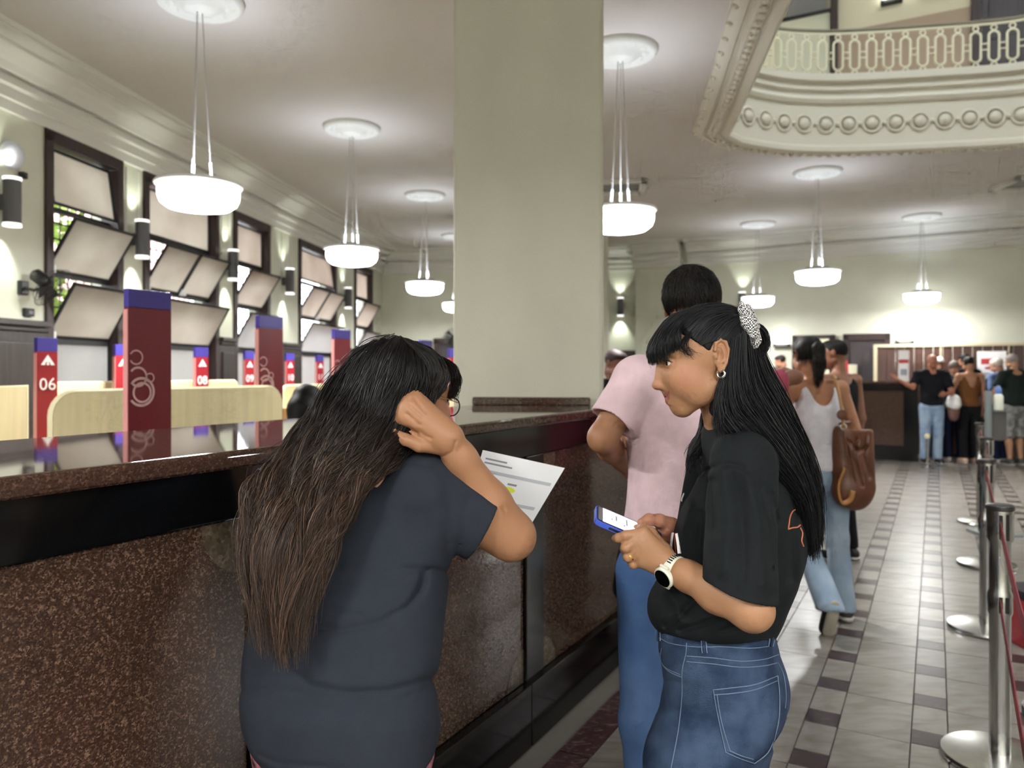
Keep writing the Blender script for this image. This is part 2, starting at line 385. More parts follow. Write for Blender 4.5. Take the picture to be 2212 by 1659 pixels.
ed = [bm.edges.new((outer[i], outer[(i+1) % 4])) for i in range(4)]+[bm.edges.new((inner[i], inner[(i+1) % len(inner)])) for i in range(len(inner))]
bmesh.ops.triangle_fill(bm, use_beauty=True, use_dissolve=False, edges=ed)
me = bpy.data.meshes.new('ceiling'); bm.to_mesh(me); bm.free()
ceil = tag(obj('ceiling', me, M_ceil), kind='structure')
# carved moulding round the opening (n is measured outwards from the opening's outer lip)
MPROF = [(0.02, 4.16), (.02, 4.11), (-.04, 4.075), (-.08, 4.075), (-.10, 4.10), (-.13, 4.10), (-.145, 4.06), (-.23, 4.055), (-.26, 4.08), (-.28, 4.05), (-.33, 4.02), (-.36, 4.05), (-.36, 4.10), (-.33, 4.13), (-.33, 4.60), (-.36, 4.61), (-.38, 4.65), (-.36, 4.69), (-.33, 4.70), (-.33, 4.745), (-.37, 4.76), (-.37, 4.80), (-.34, 4.81), (-.34, 4.84), (-.40, 4.86), (-.40, 4.93), (-.3, 4.95), (-.3, 4.98), (.35, 4.98)]
def sweep(prof, name, m, parent=None):
    N = len(LOOP); k = len(prof); vs = []
    for o, z in prof: vs += off(o, z)
    bb = MB(); bb.raw(vs, [(i*N+j, i*N+(j+1) % N, (i+1)*N+(j+1) % N, (i+1)*N+j) for i in range(k-1) for j in range(N)])
    return bb.build(name, m, parent, smooth='auto')
ring = tag(sweep(MPROF, 'trim_6', M_plaw), kind='structure')
def along(dist, o, step, y_from=None, start=0):
    """evenly spaced stations on the loop offset o: (point, tangent, normal)"""
    pts = off(o, 0); acc = start; out = []
    for i in range(len(pts)):
        a, b_ = pts[i], pts[(i+1) % len(pts)]; L = (b_-a).length
        while acc < L: out.append((a+(b_-a)*(acc/L), (b_-a).normalized(), NRM[i])); acc += step
        acc -= L
    return out
def vis(p): return p.y > 4.9 and p.y > (p.x*1.28-1) and abs(p.x/p.y) < .8
def torus(R, r, n=20, k=6, sx=1, sy=1): return MB().tube([(R*sx*math.cos(2*math.pi*i/n), R*sy*math.sin(2*math.pi*i/n), 0) for i in range(n)], r, k, closed=True)
def mesh_of(b, m, name='piece'):
    me = bpy.data.meshes.new(name); me.from_pydata(b.v, [], b.f)
    bm = bmesh.new(); bm.from_mesh(me); bmesh.ops.recalc_face_normals(bm, faces=bm.faces); bm.to_mesh(me); bm.free()
    me.materials.append(m); me.polygons.foreach_set('use_smooth', [True]*len(me.polygons)); return me
ringm = mesh_of(torus(.098, .019), M_plaw); bossm = mesh_of(MB().lathe([(.075, 0), (.06, .03), (.02, .045), (0, .05)], 12), M_plaw)
dotm = mesh_of(MB().lathe([(.03, 0), (.025, .02), (0, .03)], 8), M_plaw); eggm = mesh_of(MB().lathe([(.035, 0), (.03, .02), (.012, .034), (0, .037)], 8), M_plaw)
for p, t, n in along(0, -.335, .262):
    if p.y > 7.5 and vis(p):
        M = frame(p+UP*4.37-n*.0, t, UP); M2 = frame(p+UP*4.37, -t, UP)
        F_ = M if (M.to_3x3() @ Vector((0, 0, 1))).dot(-n) > 0 else M2
        inst(ringm, 'frieze_ring', ring, F_); inst(bossm, 'frieze_boss', ring, F_)
        for sgn, zz in ((.131, 0), ):
            F2 = F_.copy(); F2.translation = F_.translation+t*.131; inst(dotm, 'frieze_dot', ring, F2)
for p, t, n in along(0, -.19, .115):
    if vis(p): inst(eggm, 'carved_egg', ring, Matrix.Translation(p+UP*4.06) @ Matrix.Rotation(math.pi, 4, 'X'))
for p, t, n in along(0, .0, .27):
    if vis(p): inst(dotm, 'carved_bead', ring, Matrix.Translation(p+UP*4.1) @ Matrix.Rotation(math.pi, 4, 'X'))
# balustrade
M_bal = mat('balustrade_cream', '#d9d3b8', .5)
bal = thing('balustrade', 'cream cast balustrade of linked ovals round the upper gallery', 'balustrade', _c+UP*4.98)
M_rail = mat('handrail_olive', '#77705c', .4)
MB().tube(off(-.13, 5.55), .022, 8, closed=True).build('handrail', M_rail, bal, smooth=True)
MB().tube(off(-.13, 5.515), .014, 6, closed=True).build('top_bar', M_bal, bal, smooth=True)
MB().tube(off(-.13, 5.0), .018, 6, closed=True).build('bottom_bar', M_bal, bal, smooth=True)
u = torus(.055, .014, 18, 6, 1, 1)
bu = MB()
ov = [(.055*math.cos(a), .12*(1 if math.sin(a) > 0 else -1)*(1 if abs(math.sin(a)) > .01 else 0)+.055*math.sin(a), 0) for a in [2*math.pi*i/22+.05 for i in range(22)]]
bu.tube(ov, .014, 6, closed=True)
for s_ in (1, -1): bu.tube([(.03*math.cos(2*math.pi*i/12), s_*.215+.03*math.sin(2*math.pi*i/12), 0) for i in range(12)], .010, 5, closed=True)
for yy in (.035, -.035):
    bu.tube([(.06, yy, 0), (.13, yy, 0)], .009, 5)
balm = mesh_of(bu, M_bal)
for p, t, n in along(0, -.13, .19):
    if p.y > 7 and vis(p): inst(balm, 'baluster', bal, frame(p+UP*5.255, t, UP))
# ---------------------------------------------------------------- upper gallery
uw0 = Vector((5.63, 12.0, 0))
def UW(t, z=0): return uw0+e1*t+UP*z
wu = wall_seg('wall_upper_back', UW(-9), UW(6.5), 4.98, 9.6, .25, mat('gallery_paint', '#d9cfb4', .75))
tag(MB().box((3.0, 6, 9.7), (9.6, 1.4, .2)).box((-3.5, 3, 9.7), (9, 22, .2)).box((9.3, 3, 9.7), (5, 22, .2)).box((3, -1.5, 9.7), (8, 9, .2)).box((3, 10.3, 9.7), (8, 7.2, .2)).build('ceiling_upper', M_white), kind='structure')  # unseen upper ceiling, its far slab extended to cut the daylight coming down
wall_seg('wall_upper_left', Vector((-1.6, -3, 0)), Vector((-1.6, 16, 0)), 4.98, 9.6, .25, M_wall)
wall_seg('wall_upper_right', Vector((10.5, 14, 0)), Vector((10.5, -3, 0)), 4.98, 9.6, .25, M_wall)
wall_seg('wall_upper_rear', Vector((10.5, -1.5, 0)), Vector((-1.6, -1.5, 0)), 4.98, 9.6, .25, M_wall)
M_dado = mat('gallery_dado', '#a8937f', .7)
x0 = UW(-.55)
MB().box(UW(.42, 5.94)-d1*.008, (1.85, .016, 1.92), (e1, d1, UP)).build('dado_board', M_dado, wu)
MB().box(UW(4.5, 5.94)-d1*.008, (3.2, .016, 1.92), (e1, d1, UP)).build('dado_board', M_dado, wu)
dr = tag(empty('door_1', UW(2.05, 4.98)), kind='structure')
for t in (1.42, 2.68): MB().box(UW(t, 6.28)-d1*.04, (.13, .1, 2.6), (e1, d1, UP)).build('door_jamb', M_wood, dr, bevel=.01)
MB().box(UW(2.05, 7.6)-d1*.04, (1.4, .1, .13), (e1, d1, UP)).build('door_head', M_wood, dr, bevel=.01)
M_doorg = mat('door_grey_wood', '#3c3436', .45, var=.2, vscale=4, stretch=(5, 5, .6))
for s_ in (-1, 1):
    lf = MB().box(UW(2.05+s_*.285, 6.1)-d1*.02, (.55, .04, 2.24), (e1, d1, UP)).build('door_leaf', M_doorg, dr)
    for zc, hh in ((6.75, .8), (5.6, 1.1)): MB().box(UW(2.05+s_*.285, zc)-d1*.045, (.38, .02, hh), (e1, d1, UP)).build('door_panel', M_doorg, lf, bevel=.008)
    MB().box(UW(2.05+s_*.285, 7.38)-d1*.02, (.5, .02, .24), (e1, d1, UP)).build('transom_pane', M_frostw, dr)
dr = tag(empty('window_6', UW(-.95, 6.9)), kind='structure')
MB().box(UW(-.52, 6.5)-d1*.05, (.1, .12, 3.0), (e1, d1, UP)).build('jamb', M_wood, dr)
MB().box(UW(-.95, 7.6)-d1*.03, (.62, .03, .62), (e1, d1, UP)).build('pane', M_frostw, dr)
MB().box(UW(-.95, 7.27)-d1*.04, (.78, .06, .05), (e1, d1, UP)).build('sill', M_metal, dr)
MB().box(UW(-1.0, 6.2)-d1*.02, (.82, .04, 2.1), (e1, d1, UP)).build('panel', mat('door_cream', '#c9c8b0', .6), dr)
# emergency lamps: lit box over a dark tray
M_emer = mat('lit_acrylic', (.92, 1.0, .95, 1), .4, emit=2.2)
def emergency(p, x, n, lab, grp):
    t = thing('emergency_light', lab, 'light', p, grp)
    MB().box(p+n*.06+UP*.12, (.24, .1, .2), (x, n, UP)).build('lamp_box', M_emer, t, bevel=.015)
    MB().box(p+n*.07+UP*-.01, (.3, .13, .055), (x, n, UP)).build('tray', M_metal, t, bevel=.01)
    MB().box(p+n*.137+UP*-.01, (.2, .004, .03), (x, n, UP)).build('name_strip', mat('grey_strip', '#8d9087', .6), t)
emergency(UW(.3, 7.2), e1, -d1, 'lit emergency lamp on the gallery wall, nearer the window', 'gallery emergency lamps')
emergency(UW(.86, 7.2), e1, -d1, 'lit emergency lamp on the gallery wall, nearer the double door', 'gallery emergency lamps')
def wr(px):
    k = (px-CX)/F; Y = (r0.y+.5543*r0.x)/(1+.5543*k); return Vector((k*Y, Y, 0))
def on_wr(px, py):
    q = wr(px); return q+UP*(H+(HY-py)/F*q.y)
emergency(on_wr(1690, 745), e1, -d1, 'lit emergency lamp left of the back wall doors', 'back wall emergency lamps')
emergency(on_wr(1955, 738), e1, -d1, 'lit emergency lamp right of the back wall doors', 'back wall emergency lamps')
# doors in the back wall
def back_door(n, pa, pb, ptop, panel=None):
    q0, q1 = wr(pa), wr(pb); zt = H+(HY-ptop)/F*q0.y; c = (q0+q1)/2; w = (q1-q0).length
    r = tag(empty('door_%d' % n, c), kind='structure')
    for s_ in (-1, 1): MB().box(c+e1*(s_*(w/2-.05))-d1*.03+UP*(zt/2), (.1, .1, zt), (e1, d1, UP)).build('door_jamb', M_wood, r, bevel=.008)
    MB().box(c-d1*.03+UP*(zt-.06), (w, .1, .12), (e1, d1, UP)).build('door_head', M_wood, r, bevel=.008)
    for s_ in (-1, 1):
        lf = MB().box(c+e1*(s_*(w/4-.03))-d1*.015+UP*(zt/2-.06), (w/2-.06, .04, zt-.13), (e1, d1, UP)).build('door_leaf', M_doorg, r)
        for zc, hh in ((zt-.6, .7), (.75, 1.0)): MB().box(c+e1*(s_*(w/4-.03))-d1*.04+UP*zc, (w/2-.2, .02, hh), (e1, d1, UP)).build('door_panel', M_doorg, lf, bevel=.008)
    return r, c, w
back_door(2, 1712, 1805, 725); back_door(3, 1822, 1924, 722)
q = on_wr(1780, 775); t = thing('notice', 'tall cream paper notice on the left back door', 'notice', q)
MB().box(q-d1*.09, (.2, .01, .75), (e1, d1, UP)).build('sheet', mat('cream_paper', '#e6e2c4', .7), t)
q = on_wr(1840, 808); t = thing('notice', 'small cream notice with a red edge on the right back door', 'notice', q)
MB().box(q-d1*.09, (.2, .01, .36), (e1, d1, UP)).build('sheet', MATS['cream_paper'], t); MB().box(q-d1*.1-e1*.08+UP*.1, (.05, .01, .3), (e1, d1, UP)).build('red_edge', mat('sign_red', '#b8323c', .6), t)
dk = back_r = None
r_ = tag(empty('door_4', BL(1.75)), kind='structure')
for s_ in (-1, 1): MB().box(BL(1.75+s_*.5)-l2*.03+UP*1.1, (.1, .1, 2.2), (m2, l2, UP)).build('door_jamb', M_wood, r_)
MB().box(BL(1.75)-l2*.03+UP*2.15, (1.1, .1, .12), (m2, l2, UP)).build('door_head', M_wood, r_); MB().box(BL(1.75)-l2*.02+UP*1.05, (.9, .04, 2.1), (m2, l2, UP)).build('door_leaf', M_doorg, r_)
# ---------------------------------------------------------------- pillars
def pillar(name, c, w, z0, z1, bev=.035):
    o = MB().box(Vector((c[0], c[1], (z0+z1)/2)), (w, w, z1-z0), (m2, l2, UP)).build(name, M_pillar, bevel=bev, seg=4); return tag(o, kind='structure')
pillar('pillar_1', (.127, 4.43), .80, 0, ZC); pillar('pillar_2', (1.47, 15.1), .86, 0, ZC)
# ---------------------------------------------------------------- ceiling boxes
def vent(c, lab):
    t = thing('ceiling_vent', lab, 'vent', c, 'ceiling vents')
    for u, v, su, sv in ((0, .5, 1, .09), (0, -.5, 1, .09), (.5, 0, .09, 1), (-.5, 0, .09, 1)):
        MB().box(Vector(c)+m2*(u*.66)+l2*(v*.66)-UP*.03, (su*.75 if su == 1 else .09, sv*.75 if sv == 1 else .09, .06), (m2, l2, UP)).build('frame_bar', M_pla, t, bevel=.01)
    MB().box(Vector(c)-UP*.01, (.62, .62, .02), (m2, l2, UP)).build('grid_plate', mat('vent_grey', '#8a8b89', .6), t)
k = 2.65*F/(HY-400); vent(((1338-CX)/F*k, k, ZC), 'square framed vent in the ceiling just right of the pillar')
k = 2.65*F/(HY-392); vent(((2225-CX)/F*k, k, ZC), 'square framed vent in the ceiling at the right picture edge')
# ---------------------------------------------------------------- pendant lamps
M_glow = mat('lit_opal_glass', (1, 1, 1, 1), .3, emit=BOWL)
for _m in (M_glow, M_emer): _m.cycles.emission_sampling = 'NONE'
M_rim = mat('lamp_rim_white', '#eeeeec', .4)
M_cable = mat('lamp_cable', '#b9b6b2', .5)
M_plate = mat('lamp_plate_grey', '#6d6c74', .5)
def lamp_meshes():
    d = {}
    d['rim'] = mesh_of(MB().lathe([(.245, .012), (.295, .02), (.302, .032), (.295, .042), (.15, .05), (.15, .035), (.24, .03)], 40), M_rim)
    d['bowl'] = mesh_of(MB().lathe([(.268, .03), (.276, -.015), (.274, -.06), (.258, -.1), (.215, -.132), (.12, -.15), (0, -.155)], 40), M_glow)
    d['plate'] = mesh_of(MB().lathe([(.16, .05), (.155, .075), (.03, .085), (0, .085)], 28), M_plate)
    d['rose'] = mesh_of(MB().lathe([(.31, 0), (.31, -.02), (.285, -.05), (.262, -.05), (.245, -.02), (.2, -.018), (.175, -.04), (.135, -.045), (.12, -.075), (.07, -.085), (.03, -.1), (0, -.105)], 36), M_pla)
    pet = MB()
    for k in range(12):
        a = 2*math.pi*k/12; c = Vector((math.cos(a), math.sin(a), 0)); t = Vector((-c.y, c.x, 0))
        pet.raw([c*.17+UP*-.03, c*.21+t*.03+UP*-.018, c*.25+UP*-.02, c*.21-t*.03+UP*-.018, c*.215+UP*-.055], [(0, 1, 4), (1, 2, 4), (2, 3, 4), (3, 0, 4)])
    d['petals'] = mesh_of(pet, M_pla)
    return d
LM = lamp_meshes(); ZL = 2.79
def pendant(x, y, label, n=1.):
    t = thing('pendant_lamp', label, 'lamp', (x, y, ZL), 'pendant lamps')
    T = Matrix.Translation((x, y, ZL)); Tc = Matrix.Translation((x, y, ZC))
    for k, nm in (('rim', 'rim'), ('bowl', 'glass_bowl'), ('plate', 'top_plate')): inst(LM[k], nm, t, T)
    r = inst(LM['rose'], 'ceiling_rose', t, Tc); tag(inst(LM['petals'], 'rose_petals', t, Tc), kind='stuff')
    for k in range(3):
        a = 2*math.pi*k/3+.5+x; c = Vector((math.cos(a), math.sin(a), 0)); o = Vector((x, y, 0))
        MB().tube([o+c*.02+UP*(ZC-.07), o+c*.075+UP*(ZL+.2)], .0045, 5).build('cable', M_cable, t)
        MB().tube([o+c*.075+UP*(ZL+.2), o+c*.085+UP*(ZL+.06)], .009, 6).build('rod', M_rim, t)
    L = bpy.data.lights.new('uplight', 'AREA'); L.shape = 'DISK'; L.size = .26; L.energy = LAMP_UP; L.color = (.8, .87, 1.0); L.spread = math.radians(112)
    lo = bpy.data.objects.new('uplight', L); COL.objects.link(lo); lo.parent = t; lo.rotation_euler = (math.pi, 0, 0); lo.location = (0, 0, .1)
    L = bpy.data.lights.new('downlight', 'AREA'); L.shape = 'DISK'; L.size = .4; L.energy = LAMP_DOWN*n; L.color = (1, .995, .985)
    lo = bpy.data.objects.new('downlight', L); COL.objects.link(lo); lo.parent = t; lo.location = (0, 0, -.17)
def lamp_px(px, pyr, label, n=1.):
    Y = (ZC-H)*F/(HY-pyr); pendant((px-CX)/F*Y, Y, label, n)
lamp_px(430, -2, 'large lit pendant lamp nearest the camera, in front of the windows')
lamp_px(760, 275, 'lit pendant lamp halfway between the windows and the pillar')
lamp_px(918, 420, 'smaller lit pendant lamp just left of the pillar')
lamp_px(987, 508, 'lit pendant lamp half hidden by the left edge of the pillar')
lamp_px(1340, 108, 'lit pendant lamp half hidden by the right edge of the pillar')
lamp_px(1766, 370, 'lit pendant lamp under the curved gallery edge')
lamp_px(1637, 482, 'small lit pendant lamp above the hair clip of the woman in black', .6)
lamp_px(1991, 466, 'small lit pendant lamp furthest right in the hall', .55)
for x, y in ((-2.9, 1.7), (-1.3, -.7), (.9, -1.0), (3.1, -.6), (-3.2, -2.6), (-.3, -3.0), (2.2, -3.0), (7.6, 7.5), (7.2, 3.5)): pendant(x, y, 'unseen pendant lamp added outside the picture frame for more light', .58 if y < 0 else 1)  # unseen lamps added; those behind the camera brighten the foreground
# ---------------------------------------------------------------- wall sconces, fans, round speaker
M_sc = mat('sconce_grey', '#5d5d5f', .5)
M_scl = mat('sconce_ring', '#f2f2ee', .5, emit=.7)
M_scl.cycles.emission_sampling = 'NONE'
def sconce(p, n, lab):
    t = thing('wall_sconce', lab, 'lamp', p, 'wall sconces')
    c = p+n*.12
    MB().lathe([(.066, -.19), (.066, .19)], 24, c).build('shell', M_sc, t, smooth='auto')
    for s_ in (-1, 1):
        MB().lathe([(.0, s_*.188), (.064, s_*.19), (.069, s_*.2), (.069, s_*.178), (.066, s_*.174)], 24, c).build('light_ring', M_scl, t, smooth='auto')
        L = bpy.data.lights.new('beam', 'SPOT'); L.energy = 12 if s_ < 0 else 4.5; L.spot_size = math.radians(75); L.spot_blend = .8; L.color = (.93, 1.0, .86); L.shadow_soft_size = .03
        lo = bpy.data.objects.new('beam', L); COL.objects.link(lo); lo.parent = t; lo.location = (c-p)+UP*(s_*.215)+n*-.0
        lo.rotation_euler = (Vector((0, 0, s_))-n*.25).normalized().to_track_quat('-Z', 'Y').to_euler()
    MB().box(p+n*.04, (.05, .09, .12), (n.cross(UP), n, UP)).build('bracket', M_sc, t)
for px, lab in ((15, 'grey cylinder wall sconce at the left picture edge'), (302, 'grey cylinder wall sconce between the first and second windows'), (503, 'grey cylinder wall sconce between the second and third windows'), (628, 'grey cylinder wall sconce between the third and fourth windows'), (757, 'grey cylinder wall sconce between the fourth and fifth windows')):
    Y = lw_s(px-18); sconce(LW(Y)+UP*2.87, m2, lab)
k = (1340-CX)/F; Yb = (17.1-.1175*2.91)/(1+.1175*k); sconce(Vector((k*Yb, Yb, 2.86)), -l2, 'grey cylinder wall sconce on the back wall right of the pillar')
sconce(wr(1606)+UP*2.86, -d1, 'grey wall sconce mostly hidden behind a pendant lamp on the back wall')
def wall_fan(p, n, lab, r=.2, aim=None):
    t = thing('wall_fan', lab, 'fan', p); aim = aim or n; M_f = mat('fan_black', '#18181a', .4)
    c = p+n*.22+UP*.05; hub = c+aim*.08
    MB().box(p+n*.02, (.09, .04, .12), (n.cross(UP), n, UP)).build('wall_plate', M_f, t, bevel=.01)
    MB().tube([p+n*.02, p+n*.12-UP*.02, c-UP*.05, c], .014, 7).build('arm', M_f, t)
    MB().tube([c-aim*.12, c-aim*.1, c+aim*.02, c+aim*.04], [.03, .055, .06, .04], 14).build('motor', M_f, t, smooth=True)
    x = aim.orthogonal().normalized(); y = aim.cross(x)
    g = MB()
    for rr, dz in ((r, 0), (r*.85, .04), (r*.5, .055), (r*.25, .06), (r*.85, -.04)): g.tube([hub+aim*dz+x*(rr*math.cos(a))+y*(rr*math.sin(a)) for a in [2*math.pi*i/28 for i in range(28)]], .0025, 4, closed=True)
    for k_ in range(24):
        a = 2*math.pi*k_/24; q = x*math.cos(a)+y*math.sin(a)
        g.tube([hub+aim*.06+q*(r*.1), hub+aim*.05+q*(r*.6), hub+q*r, hub-aim*.05+q*(r*.6), hub-aim*.06+q*.05], .0018, 3)
    g.build('guard', M_f, t)
    for k_ in range(3):
        a = 2*math.pi*k_/3+.4; q = x*math.cos(a)+y*math.sin(a); w = x*-math.sin(a)+y*math.cos(a)
        MB().raw([hub+q*.03-w*.02, hub+q*.03+w*.02+aim*.01, hub+q*(r*.85)+w*.075+aim*.025, hub+q*(r*.9)-w*.02-aim*.02], [(0, 1, 2, 3)]).build('blade', M_f, t)
wall_fan(LW(lw_s(45))+UP*(H+(HY-622)/F*lw_s(45)), m2, 'black wall fan beside the first window', .19, (m2*.75+l2*.2-UP*.6).normalized())
k = (984-CX)/F; Yb = (17.1-.1175*2.91)/(1+.1175*k); wall_fan(Vector((k*Yb, Yb, 2.17)), -l2, 'black wall fan on the far back wall left of the pillar', .2)
q = LW(lw_s(22))+UP*(H+(HY-335)/F*lw_s(22)); t = thing('wall_speaker', 'white round wall fitting above the leftmost sconce', 'fitting', q)
Mq = Matrix((l2, UP, m2)).transposed().to_4x4(); Mq.translation = q
MB(Mq).lathe([(.0, .0), (.115, 0), (.115, .03), (.1, .05), (.06, .062), (0, .065)], 28).build('cover', mat('speaker_white', '#dfe2ee', .4), t, smooth='auto')
MB().box(q+m2*.05-UP*.15+l2*.08, (.05, .05, .05)).build('cable_box', M_metal, t)
q = LW(lw_s(57))+UP*(H+(HY-675)/F*lw_s(57)); t = thing('socket_box', 'small black socket box on the wall above the wainscot', 'socket', q)
MB().box(q+m2*.02, (.1, .04, .07), (l2, m2, UP)).build('box', M_metal, t, bevel=.006); MB().box(q+m2*.042, (.05, .01, .03), (l2, m2, UP)).build('plug', M_plate, t)
# ---------------------------------------------------------------- the stone counter
def granite(name, c1, c2, c3, scale, rough):
    m = bpy.data.materials.new(name); m.use_nodes = True; nt = m.node_tree; b = nt.nodes['Principled BSDF']
    b.inputs['Roughness'].default_value = rough; b.inputs['Specular IOR Level'].default_value = .5
    co = node(nt, 'ShaderNodeTexCoord'); v = node(nt, 'ShaderNodeTexVoronoi', i_Scale=scale); n = node(nt, 'ShaderNodeTexNoise', i_Scale=scale*.35, i_Detail=6.0)
    nt.links.new(co.outputs['Object'], v.inputs['Vector']); nt.links.new(co.outputs['Object'], n.inputs['Vector'])
    mx = node(nt, 'ShaderNodeMath', operation='MULTIPLY'); nt.links.new(v.outputs['Color'], mx.inputs[0]); nt.links.new(n.outputs[0], mx.inputs[1])
    r = node(nt, 'ShaderNodeValToRGB'); e = r.color_ramp.elements; e[0].position = .12; e[0].color = lin(c1); e[1].position = .55; e[1].color = lin(c3); q = e.new(.3); q.color = lin(c2)
    nt.links.new(mx.outputs[0], r.inputs[0]); nt.links.new(r.outputs[0], b.inputs['Base Color']); return m
M_gran = granite('brown_granite', '#35261f', '#47342a', '#7d6553', 300, .12)
M_top = granite('worktop_granite', '#3a2821', '#47332a', '#664d41', 260, .045)
M_orn = granite('olive_granite', '#4d4235', '#5c5142', '#7a6b58', 120, .15)
ZT = 1.318
ctr = thing('stone_counter', 'long brown granite service counter with black bands and panels', 'counter', AB(-1.75, 3))
def abox(mb, a0, a1, b0, b1, z0, z1): mb.box(AB((a0+a1)/2, (b0+b1)/2, (z0+z1)/2), (abs(a1-a0), abs(b1-b0), z1-z0), (e1, d1, UP)); return mb
BE = 14.85
# core, then per 1.4 m bay: panel, upright, kick board, corner inlays
cb = abox(abox(MB(), -1.98, -1.475, -2.2, 3.25, 0, ZT-.045), -1.98, -1.475, 4.6, BE, 0, ZT-.045); abox(abox(cb, -1.505, -1.475, 3.25, 4.6, 0, ZT-.045), -1.4, -.30, 14.27, BE, 0, ZT-.045).build('core', M_black, ctr)
abox(MB(), -1.475, -1.425, -2.2, 14.25, 1.155, ZT-.04).build('fascia_band', M_black, ctr, bevel=.004)
up0 = 2.77
quar = [(0, 0)]+[(.13*math.cos(t), .13*math.sin(t)) for t in [math.pi/2*i/8 for i in range(9)]]
for k_ in range(-3, 9):
    b0 = up0+1.4*k_
    if b0 > 14: break
    abox(MB(), -1.475, -1.425, b0-.075, b0+.075, .25, 1.155).build('upright', M_black, ctr, bevel=.003)
    b1 = min(b0+1.4-.078, 14.2)
    abox(MB(), -1.475, -1.44, b0+.078, b1, .252, 1.152).build('granite_panel', M_gran, ctr, bevel=.004)
    abox(MB(), -1.475, -1.405, b0-.07+.002, min(b0+1.4-.072, 14.25), 0, .25).build('kick_board', M_black, ctr, bevel=.004)
    if b0 < 9:
        for bb, zz, sb, sz in ((b0+.08, .254, 1, 1), (b0+.08, 1.15, 1, -1), (b1-.002, .254, -1, 1), (b1-.002, 1.15, -1, -1)):
            vs = [AB(-1.4385, bb+sb*x, zz+sz*y) for x, y in quar]; vs2 = [v-e1*.006 for v in vs]; n_ = len(vs)
            MB().raw(vs2+vs, [tuple(range(n_, 2*n_))]+[(i, (i+1) % n_, n_+(i+1) % n_, n_+i) for i in range(n_)]).build('corner_inlay', M_orn, ctr)
# return leg facing the queue
abox(MB(), -1.4, -.25, 14.22, 14.27, 1.155, ZT-.04).build('fascia_band', M_black, ctr); abox(MB(), -1.3, -.46, 14.235, 14.27, .25, 1.155).build('granite_panel', M_gran, ctr)
abox(MB(), -.46, -.25, 14.2, 14.27, .25, 1.155).build('upright', M_black, ctr); abox(MB(), -1.4, -.25, 14.19, 14.27, 0, .25).build('kick_board', M_black, ctr)
wt = MB()
pts = [AB(-2.13, -2.3), AB(-1.385, -2.3), AB(-1.385, 14.17), AB(-.2, 14.17), AB(-.2, 14.9), AB(-2.13, 14.9)]
_c0 = Vector((.127, 4.43, 0)); cA, cB, cC, cD = _c0-l2*.403+m2*.403, _c0-l2*.403-m2*.403, _c0+l2*.403+m2*.403, _c0+l2*.403-m2*.403
_t = lambda p, q: p.lerp(q, (-2.13-p.dot(e1))/(q.dot(e1)-p.dot(e1)))
pts += [_t(cC, cD), cC, cA, _t(cA, cB)]                    # the slab is cut round the pillar
wt.prism([(p.x, p.y) for p in pts], ZT-.042, ZT)
w_ = wt.build('worktop', M_top, bevel=.014, seg=3); tag(w_, 'polished brown granite worktop of the long service counter', 'worktop')
q = P(1035, 880, 4.02); q2 = P(1290, 880, 4.0)
t = thing('pillar_plinth', 'dark brown stone plinth strip at the foot of the pillar', 'plinth', Vector((.127, 4.0, ZT)))
fc = Vector((.127, 4.43, 0))-l2*.40
MB().box(fc+m2*.02-l2*.015+UP*(ZT+.02), (.62, .03, .042), (m2, l2, UP)).build('strip', M_gran, t, bevel=.006)
# ---------------------------------------------------------------- booths behind the counter
M_lam = mat('beige_laminate', '#ded1a3', .5, var=.1, vscale=3, stretch=(8, 8, .5)); M_lam2 = mat('laminate_edge', '#d9cfa8', .5); M_or = mat('orange_laminate', '#d39a5c', .5)
M_red = mat('totem_red', '#8e1a26', .35, spec=.4); M_red2 = mat('totem_dark_red', '#6b1a22', .35, spec=.4); M_blue = mat('totem_blue', '#3a2f86', .4); M_wht = mat('print_white', '#f0ecea', .5); M_pkw = mat('print_faded', '#c9a09c', .5); M_side_refl = mat('totem_edge_reflection', '#c98a86', .25)
def divider(p0, L, ztop, z0, label, rl=.1, rr=.1, x=None, m=None, th=.03, name='booth_divider', grp='booth dividers'):
    """upright board with rounded top corners: x runs along it"""
    x = x or d1; n = x.cross(UP); t = thing(name, label, 'divider', Vector(p0), grp)
    out = [(0, z0), (L, z0)]
    if rr: out += [(L-rr+rr*math.cos(a), ztop-rr+rr*math.sin(a)) for a in [math.pi/2*i/6 for i in range(7)]]
    else: out += [(L, ztop)]
    if rl: out += [(rl-rl*math.sin(a), ztop-rl+rl*math.cos(a)) for a in [math.pi/2*i/6 for i in range(7)]]
    else: out += [(0, ztop)]
    def ext(mb, pts, a, b):
        k = len(pts); vs = [Vector(p0)+x*u+UP*v+n*a for u, v in pts]+[Vector(p0)+x*u+UP*v+n*b for u, v in pts]
        mb.raw(vs, [tuple(range(k)), tuple(range(k, 2*k))]+[(i, (i+1) % k, k+(i+1) % k, k+i) for i in range(k)])
        return mb
    ext(MB(), out, -th/2, th/2).build('board', m or M_lam, t)
    rim = [Vector(p0)+x*u+UP*v for u, v in out[1:]+out[:1]]
    MB().tube(rim, th*.56, 6).build('edge_band', M_lam2, t)
    return t
def at_d(px, py_top, z): Y = (H-z)*F/(py_top-HY); return Vector(((px-CX)/F*Y, Y, 0))
pB = Vector((-.6036*3.9, 3.9, 0)); divider(pB, 1.56, 1.385, 0, 'beige booth divider with rounded corners behind the big nearest totem', .12, .12)
divider(Vector((-.835*4.1, 4.1, 0)), .78, 1.40, 0, 'beige booth divider at the left picture edge', 0, 0)
divider(Vector((-.596*5.6, 5.6, 0))-d1*.1, 1.75, 1.40, 0, 'beige booth divider behind the nearest rounded one', .05, .05)
